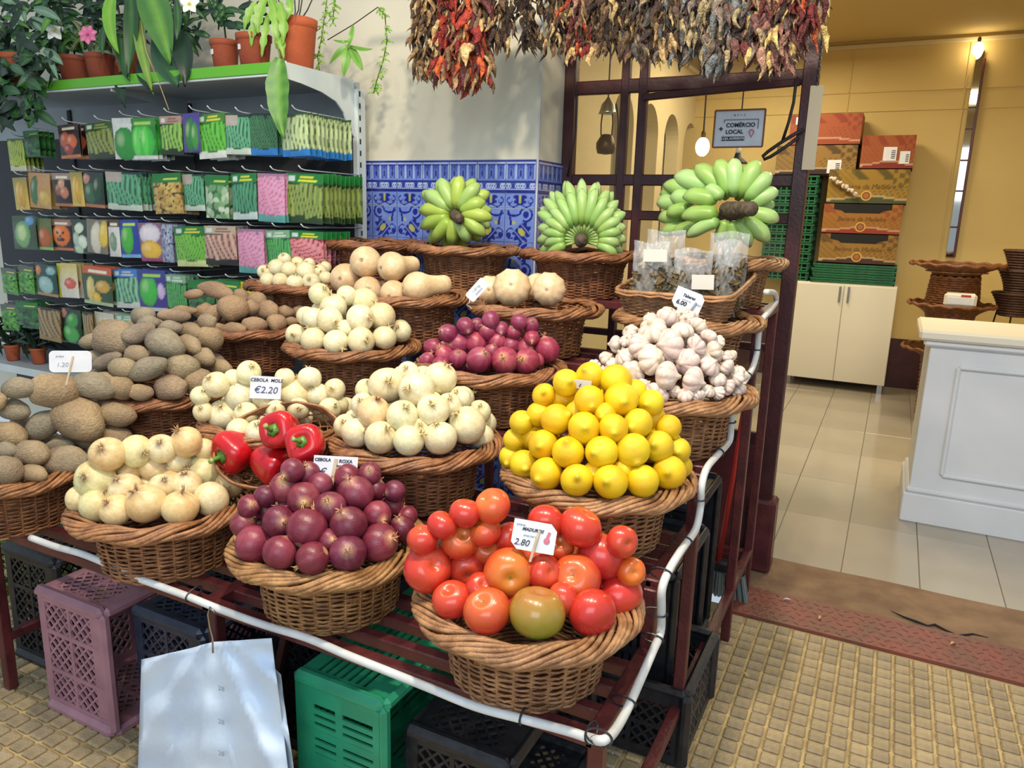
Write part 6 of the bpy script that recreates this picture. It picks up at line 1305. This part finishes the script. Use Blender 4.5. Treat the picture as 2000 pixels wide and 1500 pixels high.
# ---------------------------------------------------------------- white carrier bags on a hook
hp = onY(412, 1192, 1.09); bg = thing('carrier_bags', 'bundle of white plastic carrier bags hanging on a wire hook at the front', 'bags', hp); o_ = np.array(hp)
mb().tube([onY(x, y, 1.035) - o_ for x, y in ((420, 1196), (410, 1186), (406, 1200), (410, 1225), (415, 1245), (416, 1275))], .0022, 6).build('hook', 'steel', bg, True)
def sheet(edge_top, edge_bot, y, name, seed, n=34):
    m = mb()
    def f(u, v):
        k = u * (len(edge_top) - 1); i = min(int(k), len(edge_top) - 2); s = k - i; tp = np.array(edge_top[i]) * (1 - s) + np.array(edge_top[i + 1]) * s
        k = u * (len(edge_bot) - 1); i = min(int(k), len(edge_bot) - 2); s = k - i; bp = np.array(edge_bot[i]) * (1 - s) + np.array(edge_bot[i + 1]) * s
        q = bp * (1 - v) + tp * v; ang = math.atan2(q[0] - 416, q[1] - 1225); dist = math.hypot(q[0] - 416, q[1] - 1225) / 300; fold = -.030 * (abs(((ang * 2.1 + seed * .35) % 1) - .5) * 2) ** 1.5 * min(1, dist + .15) + .0025 * math.sin(u * 21 + v * 13) + .002 * math.sin(v * 33 + u * 3)
        return onY(q[0], q[1], y + fold) - o_
    m.grid(f, n, n); o = m.build(name, 'bag_white', bg, True); md = o.modifiers.new('thickness', 'SOLIDIFY'); md.thickness = .0012; return o
sheet(((276, 1288), (350, 1272), (416, 1254), (480, 1250), (530, 1247)), ((265, 1640), (350, 1650), (430, 1650), (500, 1645), (580, 1640)), 1.075, 'bag', .5); sheet(((285, 1300), (350, 1290), (418, 1262), (490, 1262), (548, 1318)), ((262, 1640), (350, 1650), (430, 1650), (500, 1645), (592, 1640)), 1.100, 'bag', 2.0)
for py in (1240 + 170, 1240 + 232, 1240 + 105): 
    p = onY(432, py, 1.052) - o_; link('stamp', text_mesh('28', .018, 'ink_grey'), bg, p, (PI / 2, 0, .15))
# ---------------------------------------------------------------- broom, blue sack, small things on the floor
b0, b1 = np.array([-.345, 2.64, 1.10]), np.array([-.44, 2.80, .20]); b0 = onY(1484, 625, 2.78); b1 = onZ(1402, 1100, .14)
br = thing('broom', 'broom with red handle and grey bristles leaning behind the stand', 'broom', b1)
mb().tube([b0 - b1, (b0 - b1) * .5, (0, 0, 0)], .011, 10).build('handle', 'red_handle', br, True); mb().tube([(b0 - b1) * .93, (b0 - b1) * .86], .0122, 10).build('sticker', 'paper', br)
m = mb(); rb3 = random.Random(8); m.box((.02, .01, -.01), (.17, .05, .05), .01); m.build('head', 'black_plastic', br); m = mb()
for k in range(170): x = rb3.uniform(-.06, .10); y = rb3.uniform(-.01, .03); m.tube([(x, y, -.03), (x * 1.25, y - .005, -.135)], .002, 4)
m.build('bristles', 'bristle', br)['kind'] = 'stuff'
bp0 = onX(1385, 880, -.62); bs = thing('blue_sack', 'tall narrow blue plastic sack standing behind the garlic end of the stand', 'sack', (bp0[0], bp0[1] + .15, 0)); m = mb().lathe([(.04, 0), (.05, .05), (.052, .3), (.05, .55), (.04, .64), (.02, .68)], 20, lambda th, t: 1 + .12 * math.sin(5 * th + 3 * t)); m.build('sack', 'blue_plastic', bs, True); mb().tube([(.02 * math.cos(a), .0, .70 + .02 * math.sin(a)) for a in np.linspace(0, 2 * PI, 12, endpoint=False)], .004, 5, True).build('loop', 'paper', bs)
for px, py, lab in ((820, 715, 'dark blue plastic tub glimpsed between the onion baskets'),):
    p = onZ(px, py + 12, TZ[2]); tb_ = thing('plastic_tub', lab, 'tub', (p[0] - .04, p[1] + .08, TZ[2])); mb().lathe([(.05, 0), (.052, .004), (.075, .07), (.080, .085), (.076, .09), (.070, .083), (.048, .008), (.002, .007)], 28).build('tub', 'blue_plastic', tb_, True); mb().tube([(.078 * math.cos(a), .078 * math.sin(a), .087) for a in np.linspace(0, 2 * PI, 32, endpoint=False)], .005, 6, True).build('rim', 'blue_plastic', tb_, True)
for i, (px, py, s, mt, lab) in enumerate(((1537, 1173, .014, 'paper', 'scrap of white onion skin on the red ramp'), (1602, 1207, .012, 'straw', 'dried pale leaf bit on the red ramp'), (1455, 1318, .013, 'straw', 'thin pale leaf scrap on the street paving'), (1860, 1258, .014, 'straw', 'curled brown leaf at the right of the ramp'), (1195, 1472, .008, 'paper', 'tiny white scrap on the paving below the hose corner'))):
    p = onZ(px, py, .012); m = leaf_mesh((-s, 0, 0), (0, 0, s * .9), (s, .3 * s, .002), s * .45, (.6, .6, .6), (.5, .5, .5), (0, 0, 1), 6, .3).build('litter', mt, None, True); m.location = p; m.rotation_euler = (0, 0, i * 1.3); tag(m, lab, 'scrap')
